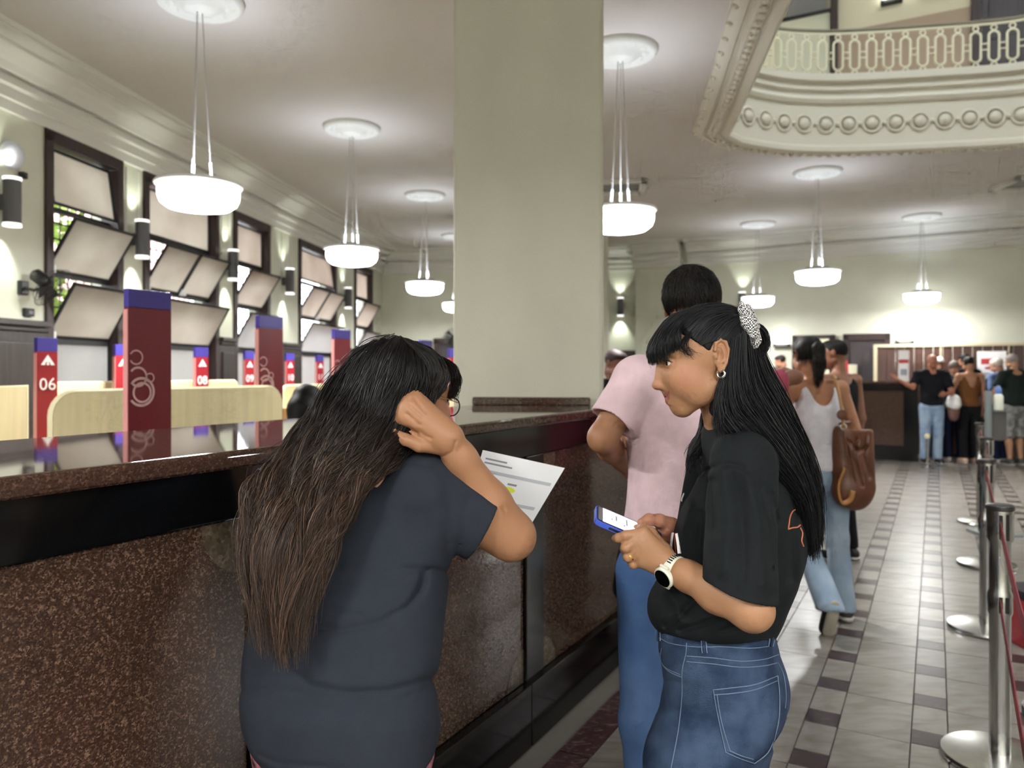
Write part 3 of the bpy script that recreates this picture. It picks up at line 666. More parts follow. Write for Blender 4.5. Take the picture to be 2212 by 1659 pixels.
divider(Vector((-.300*6.2, 6.2, 0)), 1.2, 1.37, .9, 'beige booth divider above the orange desk front', .05, .12)
divider(Vector((-.082*8.3, 8.3, 0)), .8, 1.39, 0, 'beige booth divider just left of the pillar', .03, .03)
divider(Vector((-.0975*6.3, 6.3, 0)), .5, 1.33, 0, 'beige booth divider behind the glasses of the woman in grey', .03, .03)
t = thing('desk_front', 'orange laminate desk front beside the seated clerk', 'desk', Vector((-.3*5.6, 5.6, 0)))
MB().box(Vector((-.28*5.6, 5.65, .66)), (.9, .03, 1.32-.18), (d1, e1, UP)).build('front_board', M_or, t, bevel=.005); MB().box(Vector((-.28*5.6, 5.65, 1.14))-e1*.25, (.9, .5, .03), (d1, e1, UP)).build('desk_top', M_lam2, t)
def circles(root, org, x, n, W_, Hh, cs, m):
    for cx, cz, r, w in cs:
        vs, fs = [], []; K = 40; last = None
        seg = []
        for i in range(K+1):
            a = 2*math.pi*i/K; ok = all(0.004 < cx+rr*math.cos(a) < W_-.004 for rr in (r-w, r+w))
            if ok:
                k0 = len(vs)
                for rr in (r-w, r+w): vs.append(org+x*(cx+rr*math.cos(a))+UP*(cz+rr*math.sin(a))+n*.0035)
                if last is not None: fs.append((last, last+1, k0+1, k0))
                last = k0
            else: last = None
        if fs: MB().raw(vs, fs).build('ring_print', m, root)
def totem(c, w, zt, z0, label, th=.035, dark=True, cs=True, grp='large totems'):
    """slab facing the customers: e1 is its front normal, d1 runs along its width"""
    t = thing('sign_totem', label, 'sign', Vector((c[0], c[1], z0)), grp); o = Vector((c[0], c[1], 0)); band = .085
    MB().box(o+UP*((z0+zt-band)/2), (w, th, zt-band-z0), (d1, e1, UP)).build('panel', M_red2 if dark else M_red, t, bevel=.003)
    MB().box(o+UP*(zt-band/2), (w, th, band), (d1, e1, UP)).build('blue_cap', M_blue, t, bevel=.003)
    MB().box(o-d1*(w/2+.002)+UP*((z0+zt-band)/2), (.004, th*.9, zt-band-z0-.02), (d1, e1, UP)).build('edge_reflection_strip', M_side_refl, t)  # pale pink strip: window reflection on the glossy edge, put into its colour
    if cs: circles(t, o-d1*(w/2)+e1*(th/2), d1, e1, w, zt, [(x_*w/.22, zt-z_, r_*w/.22, w_) for x_, z_, r_, w_ in ((.036, .315, .031, .0035), (.045, .405, .042, .005), (.105, .41, .02, .003), (.062, .475, .062, .006), (.066, .478, .043, .005))], M_pkw)
    return t
totem((-1.715, 3.6), .225, 1.875, .3, 'large dark red totem with rings, nearest, behind the left of the counter')
totem((-1.683, 5.3), .22, 1.875, .3, 'large dark red totem with rings, second from the left')
totem((-1.565, 7.0), .22, 1.875, .3, 'large dark red totem third from the left, beside the hair of the woman in grey')
totem((-1.075, 9.5), .25, 1.875, .3, 'large red totem behind the head of the woman in grey', dark=False)
def emblem(root, o, x, n, s):
    vs = [o+x*u*s+UP*v*s+n*.003 for u, v in ((-.5, -.2), (0, .55), (.5, -.2), (.2, -.2), (.16, .0), (-.16, .0), (-.2, -.2))]
    MB().raw(vs, [(0, 1, 5, 6), (1, 2, 3, 4), (1, 4, 5)]).build('emblem', M_wht, root)
    a = [2*math.pi*i/12 for i in range(12)]
    MB().raw([o+x*(.1*s*math.cos(q_))+UP*(.1*s*math.sin(q_)-.12*s)+n*.004 for q_ in a], [tuple(range(12))]).build('emblem_dot', M_wht, root)
def post(px, Y, num, label, w=.125, zt=1.70, rings=False):
    c = ((px-CX)/F*Y, Y); t = totem(c, w, zt, .5, label, .035, False, rings, 'numbered counter posts'); t.name = 'number_post'
    o = Vector((c[0], c[1], 0))+e1*.0185
    emblem(t, o+UP*(zt-.15), d1, e1, .085)
    if num:
        me = text_mesh(num, .105, .001); me.materials.append(M_wht)
        inst(me, 'number', t, frame(o+UP*(zt-.32)+e1*.002, d1, UP))
post(99, 4.7, '06', 'red numbered post reading 06 at the left picture edge')
post(263, 5.9, '', 'red post almost hidden behind the nearest large totem')
post(434, 6.6, '08', 'red numbered post reading 08 right of the nearest large totem', .13)
post(537, 8.0, '09', 'red numbered post reading 09 left of the second large totem')
post(625, 9.0, '10', 'red numbered post reading 10 just right of the second large totem')
post(690, 9.9, '11', 'red numbered post reading 11 further right before the third totem')
post(979, 6.9, '12', 'red post with faint rings just left of the pillar', .15, 1.7, True)
# ---------------------------------------------------------------- wooden screen, signs and notices at the far right
M_scr = mat('screen_wood', '#4a3027', .4, var=.35, vscale=4, stretch=(9, 9, .4)); M_fr = mat('screen_frame', '#cdbf9f', .5)
s0 = AB(-1.35, 15.3); scr = thing('wood_screen', 'tall dark brown slatted wooden screen with cream frame behind the far counter', 'screen', s0)
k = (1887-CX)/F; Ys = (s0.y+.5543*s0.x)/(1+.5543*k); s0 = Vector((k*Ys, Ys, 0)); LS = 4.2; zs = 1.93
MB().box(s0+e1*(LS/2)+UP*(zs+.01), (LS, .07, .05), (e1, d1, UP)).build('top_rail', M_fr, scr, bevel=.006); MB().box(s0+e1*.03+UP*(zs/2), (.06, .07, zs), (e1, d1, UP)).build('end_post', M_fr, scr, bevel=.006)
nb = 28
for i in range(nb):
    x_ = .06+(LS-.06)*(i+.5)/nb; MB().box(s0+e1*x_+UP*(zs/2)+d1*(.004*(i % 2)), ((LS-.06)/nb-.008, .03, zs-.03), (e1, d1, UP)).build('slat', M_scr, scr)
for i in range(1, 4): MB().box(s0+e1*(.06+i*1.0)-d1*.022+UP*(zs-.25), (.02, .012, .5), (e1, d1, UP)).build('joint_strip', M_fr, scr)
def board(p, x, n, w, h, tilt, label, m, bands, stand=False):
    up = (UP*math.cos(tilt)-n*math.sin(tilt)).normalized(); nn = x.cross(up); nn = nn if nn.dot(n) > 0 else -nn
    t = thing('notice_board', label, 'sign', p); c = p+up*(h/2)
    MB().box(c, (w, .015, h), (x, nn, up)).build('panel', m, t, bevel=.004)
    for u, v, ww, hh, mm in bands: MB().box(c+x*(u*w)+up*(v*h)+nn*.009, (ww*w, .003, hh*h), (x, nn, up)).build('print_band', mm, t)
    if stand:
        MB().box(Vector((p.x, p.y, p.z/2)), (.05, .05, p.z), (x, n, UP)).build('stand_post', M_chrome, t); MB().lathe([(.22, 0), (.22, .02), (.03, .03)], 20, Vector((p.x, p.y, 0))).build('stand_base', M_chrome, t)
    return t
M_sr = MATS['sign_red']; M_sg = mat('print_grey', '#8f95a0', .6)
board(P(1952, 828, 12.75)+UP*.03, e1, -d1, .16, .52, .12, 'narrow white leaflet stand with red band on the far counter', M_white, ((0, .15, .9, .12, M_sr), (0, -.2, .6, .2, M_sg)))
board(P(2143, 880, 12.85), e1, -d1, .42, .95, .1, 'large white notice with red lettering behind the people at the far counter', M_white, ((-.02, .32, .7, .1, M_sr), (.02, .2, .5, .04, M_sr), (0, .1, .8, .02, M_sg), (.05, -.15, .55, .3, M_sg)), True)
# ---------------------------------------------------------------- stanchions with red belts
M_belt = mat('belt_red', '#7d1f2a', .6); M_slot = mat('slot_black', '#121212', .6)
def stanchion(c, label):
    t = thing('stanchion', label, 'stanchion', c, 'queue stanchions'); c = Vector(c)
    MB().lathe([(.0, 0), (.2, 0), (.205, .012), (.2, .024), (.12, .034), (.045, .038), (0, .038)], 40, c).build('base', M_chrome, t, smooth='auto')
    MB().lathe([(.037, .036), (.037, .56), (.043, .575), (.043, .645), (.037, .66), (.037, .84), (.046, .855), (.046, .965), (.042, .97)], 28, c).build('pole', M_chrome, t, smooth='auto')
    MB().lathe([(.0, .968), (.05, .968), (.05, .982), (.045, .985), (0, .985)], 28, c).build('cap', mat('cap_grey', '#4a4848', .35, .6), t, smooth='auto')
    for z in (.905, .61):
        for s_ in (-1, 1): MB().box(c+d1*(s_*.041)+UP*z, (.012, .014, .09 if z > .8 else .06), (e1, d1, UP)).build('belt_slot', M_slot, t)
        MB().box(c+e1*.0+d1*-.0-(e1*-.044)*0+UP*z-Vector((0, .0435, 0)), (.012, .006, .1 if z > .8 else .06)).build('slot', M_slot, t)
St = [Vector((1.872, 2.93, 0)), Vector((2.746, 4.42, 0)), Vector((3.65, 5.87, 0)), Vector((4.6, 7.5, 0))]
dv = (St[1]-St[0]).normalized(); S0 = St[0]-dv*2.05
labs = ('nearest steel queue stanchion at the right picture edge', 'second steel queue stanchion from the front', 'third steel queue stanchion from the front', 'furthest steel queue stanchion in the row')
for c, lab in zip(St, labs): stanchion(c, lab)
stanchion(S0, 'steel queue stanchion outside the frame on the near right')
def belt(a, b_, z, label, sag=.02):
    n = 10; t = (b_-a).normalized(); a = a+t*.046; b_ = b_-t*.046; vs = []
    for i in range(n+1):
        p = a.lerp(b_, i/n); s = sag*4*(i/n)*(1-i/n); nn = t.cross(UP)*.0015
        for q_ in (-.024, .024):
            for s_ in (-1, 1): vs.append(p+UP*(z-s+q_)+nn*s_)
    fs = []
    for i in range(n):
        o = i*4
        for x_, y_ in ((0, 1), (1, 3), (3, 2), (2, 0)): fs.append((o+x_, o+y_, o+4+y_, o+4+x_))
    bt = MB().raw(vs, fs).build('queue_belt', M_belt, None); return tag(bt, label, 'belt', 'queue belts')
chain = [S0]+St; nm = ('the nearest', 'the second', 'the third', 'the last')
for i in range(4):
    belt(chain[i], chain[i+1], .905, 'upper red queue belt running into %s stanchion' % nm[i]); belt(chain[i], chain[i+1], .61, 'lower red queue belt running into %s stanchion' % nm[i])
t = thing('red_box', 'red box with black lid edge on the floor behind the nearest stanchion', 'box', Vector((2.95, 4.2, 0)))
MB().box((2.92, 4.2, .13), (.34, .2, .26)).build('body', mat('box_red', '#8c1f26', .5), t, bevel=.01); MB().box((2.92, 4.2, .285), (.35, .21, .05)).build('lid', M_slot, t, bevel=.008); MB().box((2.8, 4.092, .28), (.06, .006, .04)).build('tag', mat('tag_pink', '#d06a68', .6), t)
# hand sanitiser stand beyond the stanchions
q = Vector(((2148-CX)/F*7.0, 7.0, 0)); t = thing('sanitiser_stand', 'grey metal stand with a white pump bottle behind the stanchions', 'stand', q)
MB().box(q-Vector((.055, 0, 0))+UP*.66, (.05, .04, 1.3)).build('pole', mat('stand_grey', '#8f9797', .4, .5), t, bevel=.005); MB().box(q+UP*.01, (.34, .3, .02)).build('base_plate', MATS['stand_grey'], t)
MB().box(q+Vector((.03, -.01, 1.0)), (.12, .04, .28)).build('sign_plate', mat('plate_dark', '#55504e', .5), t); MB().box(q+Vector((.03, 0, 1.13)), (.12, .1, .012)).build('shelf', MATS['stand_grey'], t)
MB().lathe([(.038, 1.137), (.04, 1.15), (.04, 1.26), (.03, 1.28), (.014, 1.29)], 18, q+Vector((.03, -.01, 0))).build('bottle', mat('bottle_white', '#dcdccb', .35), t, smooth='auto'); MB().lathe([(.022, 1.285), (.026, 1.3), (.026, 1.33), (.01, 1.36)], 14, q+Vector((.03, -.01, 0))).build('pump_cap', mat('cap_blue', '#5e7fc0', .4), t, smooth='auto')
q = fl(2003, 1011); t = thing('floor_post', 'short pale post with round knob by the corner of the far counter', 'post', q)
MB().lathe([(.09, 0), (.09, .015), (.02, .03), (.018, .44), (.02, .45)], 16, q).build('shaft', M_chrome, t, smooth='auto'); MB().lathe([(.0, .45), (.035, .46), (.042, .49), (.035, .52), (0, .53)], 16, q).build('knob', M_lam2, t, smooth='auto')
# ---------------------------------------------------------------- implicit-surface modelling for people and cloth
def A3(v): return np.array(v, dtype=np.float32)
class SDF:
    def __init__(s, lo, hi, h):
        s.lo = A3(lo); s.h = float(h); s.n = (np.ceil((A3(hi)-s.lo)/h).astype(int)+1)
        s.ax = [(s.lo[i]+h*np.arange(s.n[i])).astype(np.float32) for i in range(3)]
        s.D = np.full(s.n, 10., np.float32)
    def sl(s, lo, hi):
        a = np.clip(np.floor((A3(lo)-s.lo)/s.h).astype(int), 0, s.n); b = np.clip(np.ceil((A3(hi)-s.lo)/s.h).astype(int)+1, 0, s.n)
        return tuple(slice(x, y) for x, y in zip(a, b))
    def op(s, fn, lo, hi, k, mode='u'):
        m = k+4*s.h; q = s.sl(A3(lo)-m, A3(hi)+m)
        if any(x.stop <= x.start for x in q): return s
        x = s.ax[0][q[0]][:, None, None]; y = s.ax[1][q[1]][None, :, None]; z = s.ax[2][q[2]][None, None, :]
        d = fn(x, y, z); a = s.D[q]
        if mode == 'u':
            h = np.maximum(k-np.abs(a-d), 0)/max(k, 1e-9); s.D[q] = np.minimum(a, d)-h*h*k*.25
        elif mode == 's':
            d = -d; h = np.maximum(k-np.abs(a-d), 0)/max(k, 1e-9); s.D[q] = np.maximum(a, d)+h*h*k*.25
        elif mode == 'add': s.D[q] = a+d
        return s
    def ell(s, c, r, ax=None, k=.01, mode='u', cut=None):
        c = A3(c); r = A3(r if hasattr(r, '__len__') else (r, r, r)); R = np.array(ax, np.float32) if ax is not None else np.eye(3, dtype=np.float32)
        e = np.sqrt(((R*r[:, None])**2).sum(0))
        def fn(x, y, z):
            x = x-c[0]; y = y-c[1]; z = z-c[2]; k0 = 0; k1 = 0
            for i in range(3):
                t = (x*R[i, 0]+y*R[i, 1]+z*R[i, 2])/r[i]; k0 = k0+t*t; k1 = k1+(t/r[i])**2
            k0 = np.sqrt(k0); d = k0*(k0-1)/np.sqrt(k1+1e-12); return _cut(d, cut, x+c[0], y+c[1], z+c[2])
        return s.op(fn, c-e, c+e, k, mode)
    def cone(s, a, b, ra, rb=None, k=.01, mode='u', side=None, flat=1., cut=None):
        """tapered capsule; flat scales the section along `side`"""
        a, b = A3(a), A3(b); rb = ra if rb is None else rb; ba = b-a; L2 = float((ba*ba).sum())+1e-12; sd = A3(Vector(side).normalized()) if side is not None else None
        def fn(x, y, z):
            px, py, pz = x-a[0], y-a[1], z-a[2]; t = np.clip((px*ba[0]+py*ba[1]+pz*ba[2])/L2, 0, 1)
            qx, qy, qz = px-ba[0]*t, py-ba[1]*t, pz-ba[2]*t; l2_ = qx*qx+qy*qy+qz*qz; r = ra+(rb-ra)*t
            if sd is not None:
                w = qx*sd[0]+qy*sd[1]+qz*sd[2]; l2_ = l2_+w*w*(1/flat**2-1); d = (np.sqrt(l2_)-r)*min(1, flat)
            else: d = np.sqrt(l2_)-r
            return _cut(d, cut, x, y, z)
        R = max(ra, rb)*max(1, flat); return s.op(fn, np.minimum(a, b)-R, np.maximum(a, b)+R, k, mode)
    def chain(s, pts, rs, k=.01, mode='u', **kw):
        for i in range(len(pts)-1): s.cone(pts[i], pts[i+1], rs[i], rs[i+1], k, mode, **kw)
        return s
    def vloft(s, rows, ang, k=.01, mode='u', pw=2.0):
        """rows of (z, cx, cy, r_side, r_fore), smooth in z; ang = heading of the side axis"""
        rows = sorted(rows); R = np.array(rows, np.float32); zz = s.ax[2]
        def itp(j):
            z = R[:, 0]; v = R[:, j]; m = np.gradient(v, z); i = np.clip(np.searchsorted(z, zz)-1, 0, len(z)-2); h = z[i+1]-z[i]; t = np.clip((zz-z[i])/h, 0, 1)
            return ((2*t**3-3*t**2+1)*v[i]+(t**3-2*t**2+t)*h*m[i]+(-2*t**3+3*t**2)*v[i+1]+(t**3-t**2)*h*m[i+1]).astype(np.float32)
        cx, cy, rs, rf = [itp(j) for j in (1, 2, 3, 4)]; c, sn = math.cos(ang), math.sin(ang); z0, z1 = R[0, 0], R[-1, 0]
        lo = (R[:, 1].min()-R[:, 3:].max(), R[:, 2].min()-R[:, 3:].max(), z0); hi = (R[:, 1].max()+R[:, 3:].max(), R[:, 2].max()+R[:, 3:].max(), z1)
        def fn(x, y, z):
            i = np.rint((z[0, 0]-s.ax[2][0])/s.h).astype(int); X = x-cx[i][None, None]; Y = y-cy[i][None, None]
            a = np.maximum(rs[i], .004)[None, None]; b = np.maximum(rf[i], .004)[None, None]
            u = np.abs(X*c+Y*sn)/a; v = np.abs(-X*sn+Y*c)/b
            d = ((u**pw+v**pw)**(1/pw)-1)*np.minimum(a, b); return np.maximum(d, np.maximum(z-z1, z0-z))
        return s.op(fn, lo, hi, k, mode)
    def crease(s, poly, w, amp, ymax=9, ymin=0):
        """groove (amp>0) or ridge (amp<0) along a polyline given in photo pixels, on the near side"""
        p = np.array(poly, np.float32); Ym = float(s.ax[1].mean()); m = 3*w
        lo = (float((p[:, 0].min()-m-CX)/F*(Ym-.2) if p[:, 0].min()-m < CX else (p[:, 0].min()-m-CX)/F*s.ax[1][0]), max(float(s.ax[1][0]), ymin), s.ax[2][0])
        q = s.sl((s.ax[0][0], max(ymin, s.ax[1][0]), s.ax[2][0]), (s.ax[0][-1], min(ymax, s.ax[1][-1]), s.ax[2][-1]))
        x = s.ax[0][q[0]][:, None, None]; y = s.ax[1][q[1]][None, :, None]; z = s.ax[2][q[2]][None, None, :]
        u = CX+F*x/y; v = HY-F*(z-H)/y; u, v = np.broadcast_arrays(u, v)
        band = (np.abs(s.D[q]) < .03) & (u > p[:, 0].min()-m) & (u < p[:, 0].max()+m) & (v > p[:, 1].min()-m) & (v < p[:, 1].max()+m)
        if not band.any(): return s
        uu, vv = u[band], v[band]; best = np.full(uu.shape, 1e9, np.float32)
        for i in range(len(p)-1):
            ax_, ay = p[i]; bx, by = p[i+1]-p[i]; t = np.clip(((uu-ax_)*bx+(vv-ay)*by)/(bx*bx+by*by+1e-9), 0, 1)
            best = np.minimum(best, (uu-ax_-t*bx)**2+(vv-ay-t*by)**2)
        sub = s.D[q]; sub[band] += amp*np.exp(-best/(w*w)); s.D[q] = sub; return s
    def wobble(s, amp, sc, seed=0, stretch=(1, 1, 1)):
        rs = np.random.RandomState(seed); band = np.abs(s.D) < .03; i, j, k = np.nonzero(band); p = np.stack([s.ax[0][i], s.ax[1][j], s.ax[2][k]], 1)*A3(stretch)
        v = 0
        for o in range(5):
            d = rs.normal(size=3); d /= np.linalg.norm(d); v = v+np.sin(p@d.astype(np.float32)*sc*(1+.5*o)+rs.uniform(0, 6))/(1+.3*o)
        s.D[band] += (amp*v/2.5).astype(np.float32); return s
    def mesh(s, smooth=1):
        D = s.D; I = D < 0; n = np.array(D.shape)-1
        cs = [(a, b, c) for a in (0, 1) for b in (0, 1) for c in (0, 1)]
        cnt = np.zeros(n, np.int8)
        for a, b, c in cs: cnt += I[a:a+n[0], b:b+n[1], c:c+n[2]]
        ci = np.nonzero((cnt > 0) & (cnt < 8)); N = len(ci[0]); vals = np.stack([D[ci[0]+a, ci[1]+b, ci[2]+c] for a, b, c in cs], 1)
        acc = np.zeros((N, 3), np.float32); num = np.zeros(N, np.float32); C = np.array(cs, np.float32)
        for i in range(8):
            for j in range(i+1, 8):
                if np.abs(C[i]-C[j]).sum() != 1: continue
                a, b = vals[:, i], vals[:, j]; m = (a < 0) != (b < 0); t = a[m]/(a[m]-b[m]); acc[m] += C[i]+(C[j]-C[i])*t[:, None]; num[m] += 1
        V = (np.stack(ci, 1)+acc/num[:, None])*s.h+s.lo
        idx = np.full(n, -1, np.int32); idx[ci] = np.arange(N)
        Fs = []
        for ax in range(3):
            o1, o2 = [(1, 2), (2, 0), (0, 1)][ax]; m = [slice(None)]*3; m2_ = [slice(None)]*3; m[ax] = slice(0, -1); m2_[ax] = slice(1, None)
            chg = I[tuple(m)] != I[tuple(m2_)]; e = np.stack(np.nonzero(chg), 1); e = e[(e[:, o1] > 0) & (e[:, o2] > 0) & (e[:, o1] < n[o1]) & (e[:, o2] < n[o2])]
            q = []
            for d1_, d2_ in ((0, 0), (-1, 0), (-1, -1), (0, -1)):
                f = e.copy(); f[:, o1] += d1_; f[:, o2] += d2_; q.append(idx[f[:, 0], f[:, 1], f[:, 2]])
            q = np.stack(q, 1); flip = ~I[e[:, 0], e[:, 1], e[:, 2]]; q[flip] = q[flip][:, ::-1]; Fs.append(q)
        Fq = np.concatenate(Fs); Fq = Fq[(Fq >= 0).all(1)]
        for _ in range(smooth):
            su = np.zeros((N, 3), np.float64); cn = np.zeros(N)
            for a, b in ((0, 1), (1, 2), (2, 3), (3, 0)):
                for x, y in ((a, b), (b, a)):
                    for c in range(3): su[:, c] += np.bincount(Fq[:, x], V[Fq[:, y], c], N)
                    cn += np.bincount(Fq[:, x], minlength=N)
            V = (V*.5+.5*su/np.maximum(cn, 1)[:, None]).astype(np.float32)
        return V, Fq
def _cut(d, cut, x, y, z):
    if cut:
        for p, n in cut:
            p, n = A3(p), A3(Vector(n).normalized()); d = np.maximum(d, (x-p[0])*n[0]+(y-p[1])*n[1]+(z-p[2])*n[2])
    return d
def np_mesh(name, V, Fq, m, parent=None, tint=None, mi=None):
    me = bpy.data.meshes.new(name); k = Fq.shape[1]; me.vertices.add(len(V)); me.vertices.foreach_set('co', np.ascontiguousarray(V, np.float32).ravel())
    me.loops.add(Fq.size); me.loops.foreach_set('vertex_index', Fq.astype(np.int32).ravel()); me.polygons.add(len(Fq))
    me.polygons.foreach_set('loop_start', np.arange(0, Fq.size, k, dtype=np.int32)); me.polygons.foreach_set('use_smooth', np.ones(len(Fq), bool)); me.update(); me.validate()
    if tint is not None:
        a = me.color_attributes.new('tint', 'FLOAT_COLOR', 'POINT'); c = np.ones((len(V), 4), np.float32); c[:, :3] = tint; a.data.foreach_set('color', c.ravel())
    for x in (m if isinstance(m, (list, tuple)) else [m]): me.materials.append(x)
    return obj(name, me, None, parent)
def joinm(parts):
    Vs, Fs, o = [], [], 0
    for V, f in parts: Vs.append(V); Fs.append(f+o); o += len(V)
    return np.concatenate(Vs), np.concatenate(Fs)
def xf(V, M): M = np.array(M, np.float32); return V@M[:3, :3].T+M[:3, 3]
def bez(pts, n):
    p = np.array([tuple(q) for q in pts], np.float32); m = len(p); e = np.concatenate([[2*p[0]-p[1]], p, [2*p[-1]-p[-2]]]); t = np.linspace(0, m-1, n); i = np.minimum(t.astype(int), m-2); f = (t-i)[:, None]
    a, b, c, d = e[i], e[i+1], e[i+2], e[i+3]
    return .5*(2*b+(c-a)*f+(2*a-5*b+4*c-d)*f*f+(3*b-a-3*c+d)*f**3)
def strands(guides, n, K=22, jit=.004, wave=.0, wfreq=3., rad=.0008, seed=1, trim=.15, nc=0, cs=.5):
    """many thin tapered strands interpolated between neighbouring guide curves; returns V, F, (t along strand), random per strand"""
    rs = np.random.RandomState(seed); G = np.stack([bez(g, K) for g in guides]); g = len(G)
    u = rs.uniform(0, g-1.001, n); i = u.astype(int); f = (u-i)[:, None, None]; f = f*f*(3-2*f)*.35+f*.65
    S_ = G[i]*(1-f)+G[np.minimum(i+1, g-1)]*f
    tt = np.linspace(0, 1, K, dtype=np.float32); off_ = rs.normal(size=(n, 1, 3))*jit; grow = (.35+.65*np.minimum(tt*3, 1))[None, :, None]; S_ = S_+off_*grow
    nc = nc or max(3, n//40); lay = rs.randint(0, 3, n); cl = np.clip((u/(g-1)*nc+rs.normal(size=n)*.35), 0, nc-1).astype(int)
    cu = (np.arange(nc)+.5)/nc*(g-1.001); ci_ = cu.astype(int); cf = (cu-ci_)[:, None, None]; ctr_ = G[ci_]*(1-cf)+G[np.minimum(ci_+1, g-1)]*cf
    pull = (cs*np.clip((tt-.25)/.6, 0, 1))[None, :, None]; S_ = S_*(1-pull)+(ctr_[cl]+rs.normal(size=(nc, 3, 1, 3))[cl, lay]*jit*1.1+off_*.5)*pull
    ph = rs.uniform(0, 6.28, (n, 1, 3)); php = rs.uniform(0, 6.28, (nc, 3, 3))[cl, lay][:, None]
    S_ = S_+wave*np.sin(tt[None, :, None]*wfreq*6.28+php+ph*.15)*np.minimum(tt*2.2, 1)[None, :, None]+jit*.6*np.sin(tt[None, :, None]*8+ph)*tt[None, :, None]
    L = 1-trim*rs.uniform(0, 1, n)**1.5
    idx = tt[None]*L[:, None]*(K-1); i0 = np.minimum(idx.astype(int), K-2); fr = (idx-i0)[..., None]; ar = np.arange(n)[:, None]; S_ = S_[ar, i0]*(1-fr)+S_[ar, i0+1]*fr
    T = np.gradient(S_, axis=1); T /= np.linalg.norm(T, axis=2, keepdims=True)+1e-9
    rv = rs.normal(size=(n, 1, 3)); B = np.cross(T, np.broadcast_to(rv, T.shape)); B /= np.linalg.norm(B, axis=2, keepdims=True)+1e-9; Cc = np.cross(T, B)
    R = rad*rs.uniform(.7, 1.3, (n, 1))*(1-.75*tt[None]**3); R = R[..., None]
    V = np.stack([S_+R*(B*math.cos(a)+Cc*math.sin(a)) for a in (0, 2.094, 4.189)], 2)
    base = (np.arange(n)[:, None]*K+np.arange(K-1)[None])*3; q = []
    for a, b in ((0, 1), (1, 2), (2, 0)): q.append(np.stack([base+a, base+b, base+3+b, base+3+a], -1).reshape(-1, 4))
    tv = np.broadcast_to(tt[None, :, None]*L[:, None, None], (n, K, 3)).ravel(); rv = np.broadcast_to(rs.uniform(0, 1, n)[:, None, None], (n, K, 3)).ravel()
    return V.reshape(-1, 3).astype(np.float32), np.concatenate(q), tv, rv
def hair_mat(name, spec=.32, rough=.42):
    m = mat(name, '#101010', rough, spec=spec, attr='tint'); return m
M_hair = hair_mat('hair'); M_hair2 = hair_mat('hair_matte', .2, .6); M_skin = mat('skin', '#c08a68', .5, spec=.35, attr='tint', bump=.04, bscale=160)
def lint(h): return np.array(lin(h)[:3], np.float32)
def bvh_of(o):
    me = o.data; V = [v.co.copy() for v in me.vertices]; return BVHTree.FromPolygons(V, [tuple(p.vertices) for p in me.polygons])
def drape(bv, pts, lift=.001, n=0):
    """lay a polyline given in photo pixels onto a surface"""
    out = []; pts = bez([(a, b, 0) for a, b in pts], n) if n else pts; o = Vector((0, 0, H))
    for p in pts:
        dr_ = P(float(p[0]), float(p[1]), 1.)-o; h, nn, i_, d_ = bv.ray_cast(o, dr_.normalized())
        if h is not None: out.append(h+nn*lift)
    return out
